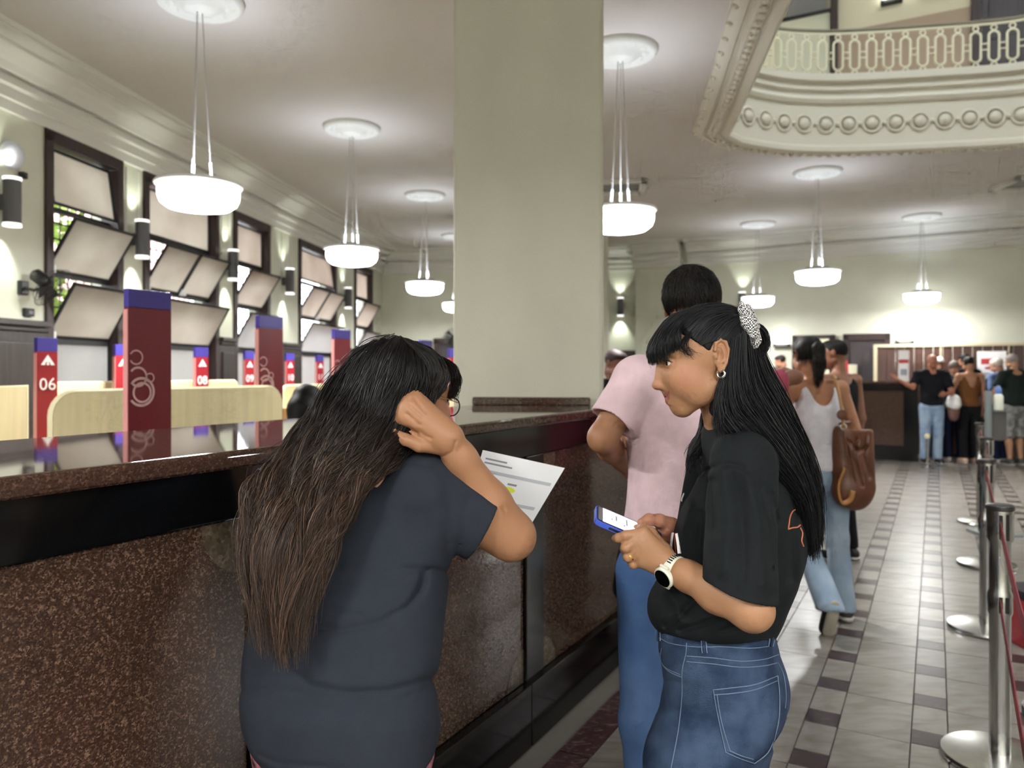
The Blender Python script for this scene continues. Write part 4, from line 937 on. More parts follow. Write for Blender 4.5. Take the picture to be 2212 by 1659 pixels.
# ---------------------------------------------------------------- head shared by all figures: local units are millimetre-like, x forward, y left, z up from the ear, nodding 14 deg
def head_sdf(h, full=True, neck=True):
    s = SDF((-105, -100, -215 if neck else -165), (160, 100, 110), h)
    a = math.radians(12); ax = ((math.cos(a), 0, -math.sin(a)), (0, 1, 0), (math.sin(a), 0, math.cos(a)))
    s.ell((20, 0, 8), (106, 77, 82), ax, 8); s.ell((72, 0, -45), (56, 58, 72), None, 22)
    for g in (1, -1):
        s.ell((84, g*35, -53), (34, 22, 29), None, 22); s.cone((75, g*12, -118), (22, g*48, -74), 17, 17, 20); s.ell((112, g*30, -1), (20, 26, 12), None, 14)
    [s.ell((56, g*43, -76), (36, 19, 30), None, 24) for g in (1, -1)]; s.ell((78, 0, -121), (19.5, 22, 17.5), None, 12); s.ell((84, 0, -94), (23, 32, 28), None, 14)
    s.cone((121, 0, -16), (131, 0, -68), 8, 9, 12); s.ell((132.5, 0, -72), (11.5, 11, 9.5), None, 7)
    for g in (1, -1): s.ell((118, g*12.5, -75), (11, 7.5, 8.5), None, 5)
    for g in (1, -1):
        s.ell((127, g*31, -23), (14, 19, 12), None, 12, 's')                       # eye socket
        s.ell((110, g*31, -24), (15.2, 15.5, 15), None, 2.5)                       # lids
        s.ell((127, g*33, -24.5), (12, 14.5, 5.0), None, 1.5, 's')                   # lid opening
        s.ell((122, g*9, -81), (5, 4, 3), None, 2, 's')                            # nostril
    for g in (1, -1):
        s.cone((93, g*26, -84), (105.5, g*5, -92.5), 3.5, 7.2, 5); s.cone((93, g*26, -86), (103, g*5, -106), 3.5, 8.0, 5)
    s.cone((106.5, -5, -92.5), (106.5, 5, -92.5), 7.2, 7.2, 4); s.cone((103.5, -6, -106), (103.5, 6, -106), 8.0, 8.0, 4)
    for g in (1, -1): s.cone((93, g*29, -83.5), (115.5, 0, -99), 1.3, 1.6, 2.5, 's')      # mouth line
    for g in (1, -1): s.cone((113, g*17, -76), (94, g*35, -94), 1.2, 1.4, 6, 's')   # smile fold
    for g in (1, -1):                                                              # ears
        if full:
            s.ell((20, g*73, -8), (15, 5, 31), None, 4)
            hx = [(17, 2), (15, 17), (5, 25), (-6, 19), (-12, 4), (-12.5, -10), (-8, -24), (0, -36), (6, -40)]
            s.chain([(x+18, g*79, z) for x, z in hx], [3.4, 3.6, 3.8, 3.8, 3.8, 3.6, 3.6, 4.5, 5], 2.5)
            s.chain([(x+18, g*78, z) for x, z in ((10, 10), (1, 9), (-4, -4), (-3, -18), (4, -25))], [2.5, 3, 3.2, 3.2, 2.6], 2)
            s.ell((24, g*82, -9), (8, 9, 11), None, 2.5, 's'); s.ell((32, g*76, -11), (4, 4, 6), None, 2.5); s.ell((21, g*76, -35), (7, 5, 8), None, 3)
        else: s.ell((18, g*76, -8), (16, 6, 31), None, 4)
    if neck: s.cone((-12, 0, -60), (-48, 0, -215), 54, 55, 20)
    else: s.cone((-8, 0, -50), (-6, 0, -105), 53, 50, 20)
    return s.mesh(1)
def head_tint(V, base, lip='#93524c', blush='#a96a54', brow=None):
    c = np.tile(lint(base), (len(V), 1)); x, y, z = V.T; ay = np.abs(y)
    def mixin(col, w): c[:] = c*(1-w[:, None])+lint(col)[None]*w[:, None]
    mixin(blush, .5*np.exp(-((x-85)**2+(ay-55)**2+(z+55)**2)/900)); mixin(blush, .4*np.exp(-((x-132)**2+y**2+(z+72)**2)/250)); mixin(blush, .35*np.exp(-((ay-78)/6)**2-((z+8)/30)**2-(x/18)**2))
    zc = -96-.02*(x-100)
    t = np.clip(ay/27., 0, 1); zm = -99+15*t**1.3; hu = 8.5*(1-t**2)-1.5*np.exp(-(ay/3)**2); hl_ = 14*(1-t**1.6)
    w = np.clip((zm+hu-z)/1.6+.5, 0, 1)*np.clip((z-zm+hl_)/1.6+.5, 0, 1)*(x > 86)*(ay < 27)
    mixin(lip, .8*w); mixin('#5e2f2c', .7*np.exp(-((z-zm)/1.1)**2)*(x > 86)*(ay < 28))
    if brow: mixin(brow, .85*np.exp(-((z-(2-.0035*(ay-30)**2))/4.0)**2)*((ay > 12) & (ay < 52) & (x > 80)))
    mixin('#2a1a14', .8*np.exp(-((z+19.5+.014*(ay-31)**2)/1.5)**2)*((ay > 17) & (ay < 46) & (x > 110-.5*np.maximum(ay-31, 0))))
    return c
HEAD_HI = head_sdf(1.7); HEAD_LO = head_sdf(4.5, False, False); HEAD_MD = head_sdf(2.2, True, False)
def head_M(ear, fwd, up, u, nod=14):
    """matrix for a head: ear = world point midway between the ears"""
    f = Vector(fwd).normalized(); l = Vector(up).cross(f).normalized(); z = f.cross(l)
    R = Matrix((f, l, z)).transposed() @ Matrix.Rotation(math.radians(-nod), 3, 'Y'); M = (R*u).to_4x4(); M.translation = Vector(ear); return M
def eyes(parent, M, u, look=(1, 0, -.05), iris='#2d1c12'):
    Mw = mat('eye_white', '#e9e2da', .15); Mi = mat('iris_'+iris[1:], iris, .1); Mp = mat('pupil', '#050505', .08); L = Vector(look).normalized()
    for g in (1, -1):
        c = Vector((110, g*31, -24)); 
        b = MB(M); q = L.to_track_quat('Z', 'Y').to_matrix().to_4x4(); q.translation = c; b.M = M @ q
        pr = [(13.4*math.sin(t), 13.4*math.cos(t)) for t in [math.pi*i/14 for i in range(15)]]; pr[0] = (0, 13.4); pr[-1] = (0, -13.4)
        eb = b.lathe(pr, 22).build('eyeball', Mw, parent, smooth=True)
        b2 = MB(M @ q).lathe([(0, 13.75), (2.6, 13.65), (5.6, 12.75), (6.0, 12.3)], 18).build('iris', Mi, eb, smooth=True); MB(M @ q).lathe([(0, 13.95), (2.4, 13.85), (2.7, 13.5)], 14).build('pupil', Mp, eb, smooth=True)
# hand: wrist, direction to the knuckles, palm normal (out of the back of the hand), per-finger curl
def hand(s, wr_, dirv, back, size=1., side=1, curl=(.5, .6, .7, .8), thumb=(.3, .6), spread=.06, k=.006, tip=None):
    d = Vector(dirv).normalized(); b = Vector(back); b = (b-d*b.dot(d)).normalized(); r = d.cross(b)*side; w = Vector(wr_)
    s.cone(w, w+d*.045*size, .023*size, .03*size, .012, side=b, flat=.62)
    L = [(.040, .024, .020), (.044, .028, .022), (.041, .026, .021), (.032, .020, .018)]
    for i in range(4):
        o = (i-1.5)*.0195*size; m = w+d*(.088-.006*abs(i-1.2))*size-r*o+b*.004*size
        s.cone(w+d*.03*size-r*o*.6, m, .0125*size, .0105*size, .014)
        q = m; a = 0
        for j in range(3):
            a += curl[i]*(1.0, 1.15, .8)[j]; dd = (d*math.cos(a)-b*math.sin(a)-r*(i-1.5)*spread).normalized(); n = q+dd*L[i][j]*size
            s.cone(q, n, (.0098, .0088, .0080)[j]*size, (.0088, .0080, .0066)[j]*size, k*.6); q = n
    q = w+d*.022*size+r*.02*size; t0, t1 = thumb
    p1 = q+(d*.75+r*.65-b*t0).normalized()*.042*size; p2 = p1+(d*.95+r*.25-b*t1).normalized()*.032*size; p3 = p2+(d*1.0-r*.05-b*t1*1.2).normalized()*.026*size
    s.cone(q, p1, .017*size, .0125*size, .014); s.cone(p1, p2, .0118*size, .0105*size, .006); s.cone(p2, p3, .0105*size, .0078*size, .005)
# ---------------------------------------------------------------- woman in the black T-shirt, looking left, phone in her hands
SK1 = '#a37858'
w1 = thing('person', 'woman in black T-shirt and blue jeans with long black hair, holding a phone', 'person', P(1550, 1000, 1.66)*1 - UP*P(1550, 1000, 1.66).z)
U1 = .00095; psi = math.radians(8); fw1 = Vector((-math.cos(psi), -math.sin(psi), 0))
Mh1 = head_M(P(1546, 761, 1.59), fw1, UP, U1, 0)
Vh, Fh = HEAD_HI; heads = [(xf(Vh, Mh1), Fh)]; tints = [head_tint(Vh, SK1)]
s = SDF(P(1310, 1385, 1.60)-Vector((.02, 0, 0)), Vector((.62, 1.71, 1.25)), .002); s.lo[1] = 1.33
s = SDF((.19, 1.35, 1.0), (.56, 1.74, 1.24), .0019)
El, Wr = P(1625, 1318, 1.405), P(1442, 1222, 1.555); Sh = P(1606, 1010, 1.52)
fm = El.lerp(Wr, .38)
s.cone(El.lerp(Sh, .45), El, .043, .036, .02); s.cone(El, fm, .0365, .0375, .02); s.cone(fm, El.lerp(Wr, .75), .0375, .028, .02); s.cone(El.lerp(Wr, .75), Wr, .028, .0235, .02, side=(0, 1, .3), flat=.85)
# left hand, seen from its back, wrapped round the phone
mc = [P(1392, 1151, 1.552), P(1375, 1168, 1.548), P(1372, 1191, 1.55), P(1382, 1211, 1.556)]
for q, r in zip(mc, (.0125, .013, .0125, .0115)): s.cone(Wr, q, .017, r, .014)
s.cone(P(1428, 1195, 1.56), P(1385, 1175, 1.556), .02, .016, .02); s.cone(P(1425, 1215, 1.562), P(1388, 1203, 1.56), .02, .015, .02)
fing = [[mc[0], P(1352, 1157, 1.548), P(1336, 1162, 1.556), P(1329, 1163, 1.57)], [mc[1], P(1352, 1183, 1.545), P(1350, 1186, 1.572), P(1362, 1184, 1.592)], [mc[2], P(1357, 1203, 1.55), P(1355, 1203, 1.577), P(1367, 1197, 1.595)], [mc[3], P(1368, 1219, 1.556), P(1365, 1215, 1.58), P(1376, 1208, 1.594)]]
for f_, r in zip(fing, (.0098, .0103, .0098, .0088)): s.chain(f_, [r*1.12, r, r*.93, r*.78], .005)
s.chain([P(1432, 1190, 1.565), P(1405, 1152, 1.572), P(1391, 1143, 1.592), P(1376, 1141, 1.612)], [.017, .0125, .0108, .008], .008)
heads.append(s.mesh(1)); tints.append(np.tile(lint(SK1), (len(heads[-1][0]), 1)))
# right forearm and hand with the thumb on the screen
s = SDF((.19, 1.55, 1.02), (.50, 1.92, 1.22), .0021)
Wr2 = P(1476, 1150, 1.70); El2 = P(1510, 1275, 1.84)
s.cone(El2, El2.lerp(Wr2, .4), .036, .036, .02); s.cone(El2.lerp(Wr2, .4), Wr2, .036, .023, .02)
s.cone(Wr2, P(1436, 1140, 1.672), .022, .02, .015); s.cone(Wr2, P(1440, 1156, 1.69), .02, .016, .015)
s.chain([P(1452, 1135, 1.675), P(1424, 1125, 1.655), P(1402, 1122, 1.645), P(1384, 1128, 1.632)], [.018, .0138, .0115, .0078], .008)
for i_, (a, b_) in enumerate(((1438, 1150), (1440, 1160), (1446, 1170), (1452, 1178))):
    q = P(a, b_, 1.685+.004*i_); s.chain([q, q+Vector((-.038, -.02, -.004)), q+Vector((-.058, -.045, -.0)), q+Vector((-.05, -.062, .002))], [.0115, .0102, .009, .0072], .006)
heads.append(s.mesh(1)); tints.append(np.tile(lint('#ab765e'), (len(heads[-1][0]), 1)))  # pinker skin tint: the screen's glow on this hand is put into the colour
# the rest of the body under the clothes
f1 = Vector((-.87, .5, 0)).normalized(); sd1 = Vector((-.5, -.87, 0)).normalized()
s = SDF((.08, 1.25, 0.02), (.82, 2.05, 1.42), .009)
neck0 = P(1588, 930, 1.60); hip = P(1560, 1440, 1.62)
s.cone(neck0, P(1615, 1060, 1.66), .045, .085, .02, side=f1, flat=.7); s.cone(P(1615, 1060, 1.66), P(1575, 1300, 1.65), .105, .095, .03, side=f1, flat=.7); s.cone(P(1575, 1300, 1.65), hip, .09, .105, .03, side=f1, flat=.75)
s.cone(Sh, El.lerp(Sh, .4), .045, .042, .02); s.cone(P(1555, 985, 1.80), El2, .042, .036, .02); s.cone(Sh, P(1555, 985, 1.80), .045, .04, .03)
feet1 = []
for g in (1, -1):
    hp = hip+sd1*(.085*g)-UP*.02; kn = Vector((hp.x+.0, hp.y, .47)); an = Vector((hp.x+.03, hp.y-.02, .08)); s.cone(hp-UP*.06, kn, .06, .05, .02); s.cone(kn, an, .048, .035, .02); s.cone(an-UP*.03, an+f1*.12-UP*.05, .03, .022, .01); feet1.append(an)
heads.append(s.mesh(1)); tints.append(np.tile(lint(SK1), (len(heads[-1][0]), 1)))
V, Fq = joinm(heads); body1 = np_mesh('body', V, Fq, M_skin, w1, np.concatenate(tints))
eyes(w1, Mh1, U1, (1, -.05, -.12))
lash = MB(Mh1)
for g in (1, -1):
    for i in range(16):
        t = i/15; yy = g*(18+27*t); x0 = 124.5-7.5*abs(t-.35)**1.3*1.6; p = Vector((x0, yy, -19.3-3.5*abs(t-.4)))
        lash.tube([p, p+Vector((4.5, g*(1.5+2.5*t), 1.2)), p+Vector((7.5, g*(2+4.5*t), 4.2))], [.55, .45, .15], 3)
tag(lash.build('eyelashes', mat('lash', '#0c0908', .5), w1), kind='stuff')
# T-shirt
M_tee1 = mat('tee_black', '#14181a', .85, spec=.2, var=.12, vscale=40, bump=.12, bscale=420)
s = SDF((.24, 1.31, .93), (.80, 1.98, 1.425), .0031)
rows = []
for py, l, r, Y in ((905, 1562, 1634, 1.62), (930, 1553, 1664, 1.63), (960, 1540, 1694, 1.645), (1000, 1518, 1714, 1.66), (1050, 1496, 1732, 1.665), (1100, 1470, 1742, 1.665), (1150, 1456, 1745, 1.665), (1200, 1450, 1741, 1.66), (1250, 1424, 1726, 1.655), (1300, 1400, 1704, 1.65), (1335, 1406, 1690, 1.65), (1352, 1420, 1682, 1.65), (1366, 1436, 1674, 1.65)):
    z = H+(HY-py)/F*Y; c = ((l+r)/2-CX)/F*Y; w_ = (r-l)/2/F*Y; q_ = .84 if py > 1120 else .74 if py > 940 else .9; rs_ = w_/math.sqrt(.5**2+(q_*.87)**2); rows.append((z, c, Y, rs_*(1 if py > 940 else 1.0), rs_*q_))
s.vloft(rows, math.atan2(sd1.y, sd1.x), .02, pw=2.25)
s.cone(P(1609, 1003, 1.515), P(1582, 938, 1.60), .054, .058, .05); s.cone(P(1545, 985, 1.80), P(1575, 945, 1.63), .055, .05, .04)
hn = Vector((-.327, 0, -.945)); hp_ = P(1597, 1279, 1.42)
s.cone(P(1606, 1000, 1.505), P(1596, 1300, 1.42), .064, .074, .016, side=(0, 1, 0), flat=.92, cut=[(hp_, hn)])
s.cone(P(1600, 1240, 1.44), P(1596, 1320, 1.42), .056, .067, .004, 's', side=(0, 1, 0), flat=.90)
s.cone(P(1548, 985, 1.80), P(1512, 1200, 1.87), .062, .07, .03, cut=[(P(1512, 1180, 1.86), (-.1, .2, -1))])
s.cone(neck0+UP*.09, neck0-UP*.035, .056, .055, .008, 's')
s.wobble(.0028, 26, 3, (1, 1, .55))
for poly, w_, a in (([(1509, 1027), (1537, 1011), (1573, 1003), (1601, 1008), (1634, 1030), (1668, 1072), (1679, 1125)], 5, .0035), ([(1516, 1110), (1512, 1180), (1514, 1240)], 7, .004), ([(1588, 905), (1588, 1004)], 3, .0015),
                    ([(1560, 1020), (1572, 1120), (1566, 1230)], 16, -.006), ([(1615, 1030), (1640, 1130), (1650, 1260)], 15, -.006), ([(1590, 1030), (1606, 1150), (1604, 1270)], 12, .005), ([(1640, 1050), (1664, 1140), (1668, 1230)], 8, .004), ([(1540, 1040), (1541, 1140)], 9, .005),
                    ([(1490, 1090), (1470, 1160), (1462, 1230)], 10, -.005), ([(1505, 1290), (1470, 1330), (1440, 1352)], 8, .006), ([(1560, 1330), (1510, 1350), (1470, 1362)], 7, .005), ([(1620, 1345), (1560, 1362)], 7, .005), ([(1440, 1275), (1462, 1300), (1470, 1340)], 10, -.005), ([(1720, 1060), (1710, 1160), (1712, 1250)], 12, .006)):
    s.crease(poly, w_, a*1.5, 1.66)
V, Fq = s.mesh(1); shirt1 = np_mesh('t_shirt', V, Fq, M_tee1, w1)
# jeans
M_jean1 = mat('denim_dark', '#213049', .8, spec=.2, col2='#3f5069', vscale=14, bump=.35, bscale=500, detail=9)
s = SDF((.10, 1.22, .02), (.82, 2.05, 1.02), .0038)
rows = []
for py, l, r, Y in ((1345, 1424, 1676, 1.62), (1378, 1422, 1678, 1.62), (1405, 1423, 1684, 1.62), (1440, 1429, 1695, 1.62), (1485, 1431, 1709, 1.62), (1539, 1420, 1706, 1.62), (1585, 1408, 1680, 1.62), (1625, 1400, 1666, 1.62), (1690, 1390, 1656, 1.62)):
    z = H+(HY-py)/F*Y; c = ((l+r)/2-CX)/F*Y; w_ = (r-l)/2/F*Y; rs_ = w_/math.sqrt(.5**2+(.78*.87)**2); rows.append((z, c, Y, rs_, rs_*.78))
s.vloft(rows, math.atan2(sd1.y, sd1.x), .02, pw=2.2)
for g, an in zip((1, -1), feet1):
    hp = Vector((P(1525, 1600, 1.62).x, 1.62, .70))+sd1*(.085*g); kn = Vector((hp.x-.01, hp.y, .47)); s.cone(hp, kn, .098, .082, .04); s.cone(kn, an+UP*.0, .082, .085, .03)
for poly, w_, a in (([(1700, 1400), (1712, 1480), (1700, 1560), (1672, 1610)], 9, .008), ([(1440, 1470), (1480, 1478)], 7, .003), ([(1425, 1530), (1470, 1535), (1500, 1530)], 7, .003), ([(1415, 1580), (1460, 1590)], 7, .003), ([(1620, 1620), (1660, 1600)], 8, .005)): s.crease(poly, w_, a, 1.62)
s.wobble(.0012, 60, 5)
V, Fq = s.mesh(1); jeans1 = np_mesh('jeans', V, Fq, M_jean1, w1)
bj = bvh_of(jeans1); M_st = mat('jean_stitch', '#64748d', .7); M_seam = mat('denim_seam', '#22334f', .8, bump=.3, bscale=400)
def seam(pts, r, m, name, parent, lift=.0012, n=24, bv=None):
    q = drape(bv or bj, pts, lift, n)
    if len(q) > 2: return MB().tube(q, r, 5).build(name, m, parent)
for pts in ([(1425, 1378), (1450, 1390), (1500, 1397), (1560, 1398), (1620, 1400), (1660, 1396)], [(1484, 1389), (1482, 1412), (1474, 1450), (1474, 1500), (1467, 1570), (1458, 1620), (1450, 1659)], [(1484, 1417), (1540, 1421), (1600, 1428), (1650, 1424), (1681, 1414)], [(1484, 1429), (1540, 1434), (1600, 1441), (1650, 1438), (1678, 1432)],
            [(1430, 1400), (1428, 1425), (1440, 1443), (1470, 1457)], [(1427, 1410), (1430, 1432), (1446, 1450), (1472, 1462)], [(1680, 1432), (1692, 1460), (1697, 1500), (1695, 1530)]):
    seam(pts, .0009, M_st, 'stitching', jeans1)
pk = [(1541, 1489), (1580, 1485), (1630, 1478), (1677, 1460)], [(1544, 1500), (1580, 1497), (1630, 1489), (1676, 1471)], [(1541, 1489), (1548, 1530), (1556, 1570), (1567, 1624)], [(1567, 1624), (1595, 1636), (1628, 1647)], [(1628, 1647), (1655, 1625), (1668, 1600)], [(1677, 1460), (1681, 1500), (1680, 1550), (1670, 1598)], [(1549, 1500), (1558, 1555), (1576, 1621)], [(1576, 1621), (1600, 1631), (1625, 1638)]
for pts in pk: seam(pts, .0009, M_st, 'pocket_stitching', jeans1, .003)
# pocket patch lying on the seat of the jeans
gx, gy = 14, 14; vs = []; 
for i in range(gy+1):
    for j in range(gx+1):
        v = i/gy; u = j/gx; l = np.array((1541+26*v, 1489+135*v)); r = np.array((1677-9*v, 1460+140*v)); p = l*(1-u)+r*u
        if v > .85: p[1] += (v-.85)/.15*28*(1-abs(2*u-1.1)) 
        h = drape(bj, [p], .0022)
        vs.append(h[0] if h else None)
if all(v is not None for v in vs):
    MB().raw(vs, [(i*(gx+1)+j, i*(gx+1)+j+1, (i+1)*(gx+1)+j+1, (i+1)*(gx+1)+j) for i in range(gy) for j in range(gx)]).build('back_pocket', M_jean1, jeans1, smooth=True)
for a, b_, c, d in (((1516, 1362), (1523, 1410), 0, 0), ((1670, 1352), (1662, 1396), 0, 0), ((1424, 1365), (1424, 1385), 0, 0)):
    for o in (-5, 0, 5): seam([(a[0]+o, a[1]), ((a[0]+b_[0])/2+o, (a[1]+b_[1])/2), (b_[0]+o, b_[1])], .0028 if o == 0 else .0012, M_jean1 if o == 0 else M_st, 'belt_loop', jeans1, .003, 8)
for an in feet1:
    q = SDF(an-Vector((.2, .2, .1)), an+Vector((.2, .2, .08)), .006); q.cone(an-UP*.035-f1*.03, an+f1*.14-UP*.05, .04, .032, .01, cut=[((0, 0, .005), (0, 0, -1))]); q.cone(an-UP*.02, an+UP*.02, .042, .04, .02, cut=[((0, 0, .005), (0, 0, -1))]); V, Fq = q.mesh(1); np_mesh('shoe', V, Fq, mat('shoe_white', '#cfcdc8', .6), w1)
# prints on the shirt
bs1 = bvh_of(shirt1); M_prt = mat('print_orange', '#c4714f', .7)
for pts in ([(1727, 1088), (1722, 1098), (1712, 1104), (1706, 1115), (1704, 1128), (1702, 1142)], [(1702, 1143), (1712, 1140), (1722, 1139), (1728, 1134)], [(1728, 1140), (1733, 1152), (1731, 1168), (1735, 1180)]): seam(pts, .0016, M_prt, 'back_print', shirt1, .0008, 14, bs1)
def front_print(px0, px1, py0, py1, lines, m, rad):
    pass
for pts, m_, r_ in (([(1455, 1152), (1452, 1175), (1452, 1198)], M_wht, .0045), ([(1463, 1155), (1466, 1175), (1468, 1196)], M_wht, .0045), ([(1459, 1152), (1459, 1176), (1461, 1200)], mat('print_rust', '#a8452f', .7), .0016), ([(1470, 1176), (1465, 1177), (1465, 1192)], MATS['print_rust'], .0014), ([(1478, 1066), (1474, 1076), (1473, 1083)], M_wht, .002)): seam(pts, r_, m_, 'front_print', shirt1, .0005, 12, bs1)
# hair: smooth mass, then strands
HG = [[(1574, 765, 1.522), (1566, 830, 1.522), (1560, 885, 1.522), (1588, 926, 1.512), (1632, 970, 1.52), (1670, 1017, 1.535), (1705, 1056, 1.56), (1728, 1100, 1.58), (1737, 1185, 1.60)],
      [(1585, 735, 1.515), (1576, 830, 1.515), (1585, 890, 1.515), (1615, 925, 1.52), (1655, 968, 1.53), (1690, 1015, 1.55), (1718, 1058, 1.57), (1737, 1110, 1.59), (1745, 1195, 1.61)],
      [(1605, 720, 1.525), (1600, 790, 1.525), (1608, 850, 1.525), (1640, 905, 1.535), (1674, 950, 1.55), (1704, 1000, 1.57), (1730, 1050, 1.59), (1747, 1110, 1.61), (1753, 1205, 1.62)],
      [(1620, 710, 1.545), (1622, 770, 1.55), (1636, 830, 1.56), (1665, 885, 1.575), (1693, 930, 1.59), (1722, 985, 1.61), (1744, 1045, 1.63), (1758, 1105, 1.64), (1761, 1200, 1.645)],
      [(1632, 705, 1.58), (1642, 755, 1.60), (1656, 800, 1.61), (1681, 850, 1.63), (1705, 895, 1.645), (1730, 945, 1.66), (1753, 1005, 1.67), (1766, 1070, 1.675), (1770, 1190, 1.675)],
      [(1632, 715, 1.62), (1640, 760, 1.65), (1650, 810, 1.66), (1675, 860, 1.68), (1695, 905, 1.69), (1718, 955, 1.70), (1740, 1010, 1.71), (1755, 1080, 1.71), (1760, 1170, 1.71)],
      [(1610, 720, 1.655), (1610, 770, 1.68), (1620, 830, 1.69), (1640, 880, 1.70), (1660, 930, 1.715), (1690, 990, 1.73), (1712, 1060, 1.74), (1725, 1120, 1.74), (1735, 1170, 1.74)]]
HG = [[P(*q) for q in g] for g in HG]
s = SDF(P(1380, 1215, 1.5)-Vector((.03, .06, .02)), Vector((.78, 1.82, 1.66)), .003)
R3 = np.array(Mh1.to_3x3().transposed())/U1                              # rows: head axes in world
def hl(x, y, z): return Mh1 @ Vector((x, y, z))
a_ = math.radians(12); hax = [tuple((Mh1.to_3x3() @ Vector(v)).normalized()) for v in ((math.cos(a_), 0, -math.sin(a_)), (0, 1, 0), (math.sin(a_), 0, math.cos(a_)))]
axf = Vector(hax[0])
cutf = [(hl(46, 0, 0), tuple((Mh1.to_3x3() @ Vector((1, 0, -1.3))).normalized()))]
s.ell(hl(17, 0, 10), (109*U1, 80.5*U1, 86*U1), hax, .004, cut=cutf)
s.ell(hl(56, 0, 36), (76*U1, 54*U1, 44*U1), hax, .012, cut=[(hl(60, 0, 34), tuple((Mh1.to_3x3() @ Vector((.35, 0, -1))).normalized()))])
for g in HG: s.chain([q+Vector((-.005, .014 if q.y < 1.66 else -.012, 0)) for q in g[1:-2]], [.010, .012, .012, .012, .011, .010, .008][:len(g)-3], .022)
s.chain([hl(-40, 0, 20), hl(-38, 0, -40), hl(-55, 0, -105)], [.045, .042, .036], .02)
for g in (1, -1): s.ell(hl(24, g*86, -12), (.022, .018, .038), None, .006, 's')
V, Fq = s.mesh(2); hair1 = np_mesh('hair', V, Fq, M_hair2, w1, np.tile(lint('#0c0c0e'), (len(V), 1)))
c1 = ('#121316', '#07080a', '#3b3b40')
def add_strands(name, guides, n, parent, cols=c1, **kw):
    V, Fq, tv, rv = strands(guides, n, **kw); a, b_, c = (lint(x) for x in cols)
    col = a*(1-tv[:, None])+b_*tv[:, None]; col = col+(c-a)*(np.clip(rv-.75, 0, 1)*1.6)[:, None]; o = np_mesh(name, V, Fq, M_hair, parent, np.clip(col, 0, 1)); o['kind'] = 'stuff'; return o
add_strands('hair_strands', HG, 3000, hair1, K=24, jit=.0065, wave=.0022, wfreq=2.2, rad=.0010, seed=2, trim=.12, nc=70, cs=.45)
# pulled-back top hair and fringe, following the skull
def skull(x, y, z, k=1.06):
    v = Vector((x-17, y, z-10)); a = math.radians(12); q = Vector(((v.x*math.cos(a)-v.z*math.sin(a))/109, v.y/80.5, (v.x*math.sin(a)+v.z*math.cos(a))/86)); l = q.length
    return hl(17+v.x/l*k, v.y/l*k, 10+v.z/l*k)
tops = []
for y0, rt in ((-60, (76, 50)), (-40, (88, 66)), (-15, (96, 76)), (10, (96, 76)), (32, (90, 70)), (50, (92, 58)), (60, (88, 44)), (66, (78, 30)), (72, (60, 14)), (76, (42, 20)), (77, (10, 26))):
    g = []; ex, ey, ez = -68, y0*.28+6, 46
    for i in range(7):
        t = i/6; x = rt[0]*(1-t)+ex*t; y = y0*(1-t)+ey*t; z = rt[1]*(1-t)+ez*t+62*math.sin(math.pi*t)*(1 if abs(y0) < 45 else .42); g.append(skull(x, y, z, 1.035+.03*math.sin(math.pi*t)))
    tops.append(g)
add_strands('top_strands', tops, 1500, hair1, K=16, jit=.0022, wave=.0006, rad=.0009, seed=4, trim=.02)
fr = []
for y0, e in ((-58, (108, -66, -8)), (-38, (132, -48, -20)), (-16, (143, -20, -26)), (6, (146, 8, -29)), (24, (143, 30, -26)), (38, (136, 46, -18)), (50, (126, 58, -8)), (60, (113, 66, 2)), (64, (104, 70, 6))):
    r0_ = skull(40-.1*abs(y0), y0*.55, 92-.22*abs(y0), 1.06); m1 = skull(112-.30*abs(y0), y0*.82, 62-.22*abs(y0), 1.13); m2_ = hl(e[0]+1.5, e[1]*.98, (e[2]+34)*.75+4); fr.append([r0_, (r0_+m1)/2+UP*.006, m1, m2_, hl(*e)])
add_strands('fringe_strands', fr, 1500, hair1, K=16, jit=.0022, wave=.0008, rad=.0009, seed=5, trim=.18)
side = [[skull(58, 66, 34, 1.05), skull(42, 74, 20, 1.06), hl(30, 80, 4), hl(22, 83, 14), hl(0, 86, 26)], [skull(60, 64, 40, 1.05), skull(40, 72, 32, 1.06), skull(14, 77, 30, 1.05), skull(-20, 77, 22, 1.05), hl(-30, 78, -10)]]
# loose front locks on both sides
lockA = [[P(1520, 885, 1.655), P(1512, 930, 1.66), P(1498, 965, 1.66), P(1492, 985, 1.655), P(1508, 1010, 1.65)], [P(1528, 880, 1.655), P(1524, 930, 1.655), P(1506, 970, 1.65), P(1488, 1000, 1.65), P(1495, 1035, 1.65)], [P(1536, 880, 1.66), P(1520, 925, 1.665), P(1515, 960, 1.66), P(1500, 990, 1.655), P(1482, 1000, 1.655)]]
add_strands('lock_strands', lockA, 90, hair1, K=24, jit=.006, wave=.004, wfreq=1.6, rad=.0009, seed=8, trim=.35)
lockB = [[hl(8, 74, -20), P(1556, 840, 1.515), P(1548, 890, 1.51), P(1541, 920, 1.505), P(1546, 950, 1.50)], [hl(4, 74, -30), P(1552, 850, 1.51), P(1553, 890, 1.505), P(1558, 915, 1.50), P(1575, 930, 1.50)]]
add_strands('lock_strands', lockB, 110, hair1, K=20, jit=.004, wave=.003, wfreq=1.3, rad=.0008, seed=9, trim=.4)
add_strands('temple_wisps', [[skull(84, 62, 44, 1.05), hl(104, 70, 16), hl(98, 73, -2), hl(84, 75, -14)], [skull(82, 64, 40, 1.05), hl(98, 72, 12), hl(86, 75, 2), hl(68, 78, -4)]], 40, hair1, K=14, jit=.003, wave=.002, rad=.0006, seed=11, trim=.4)
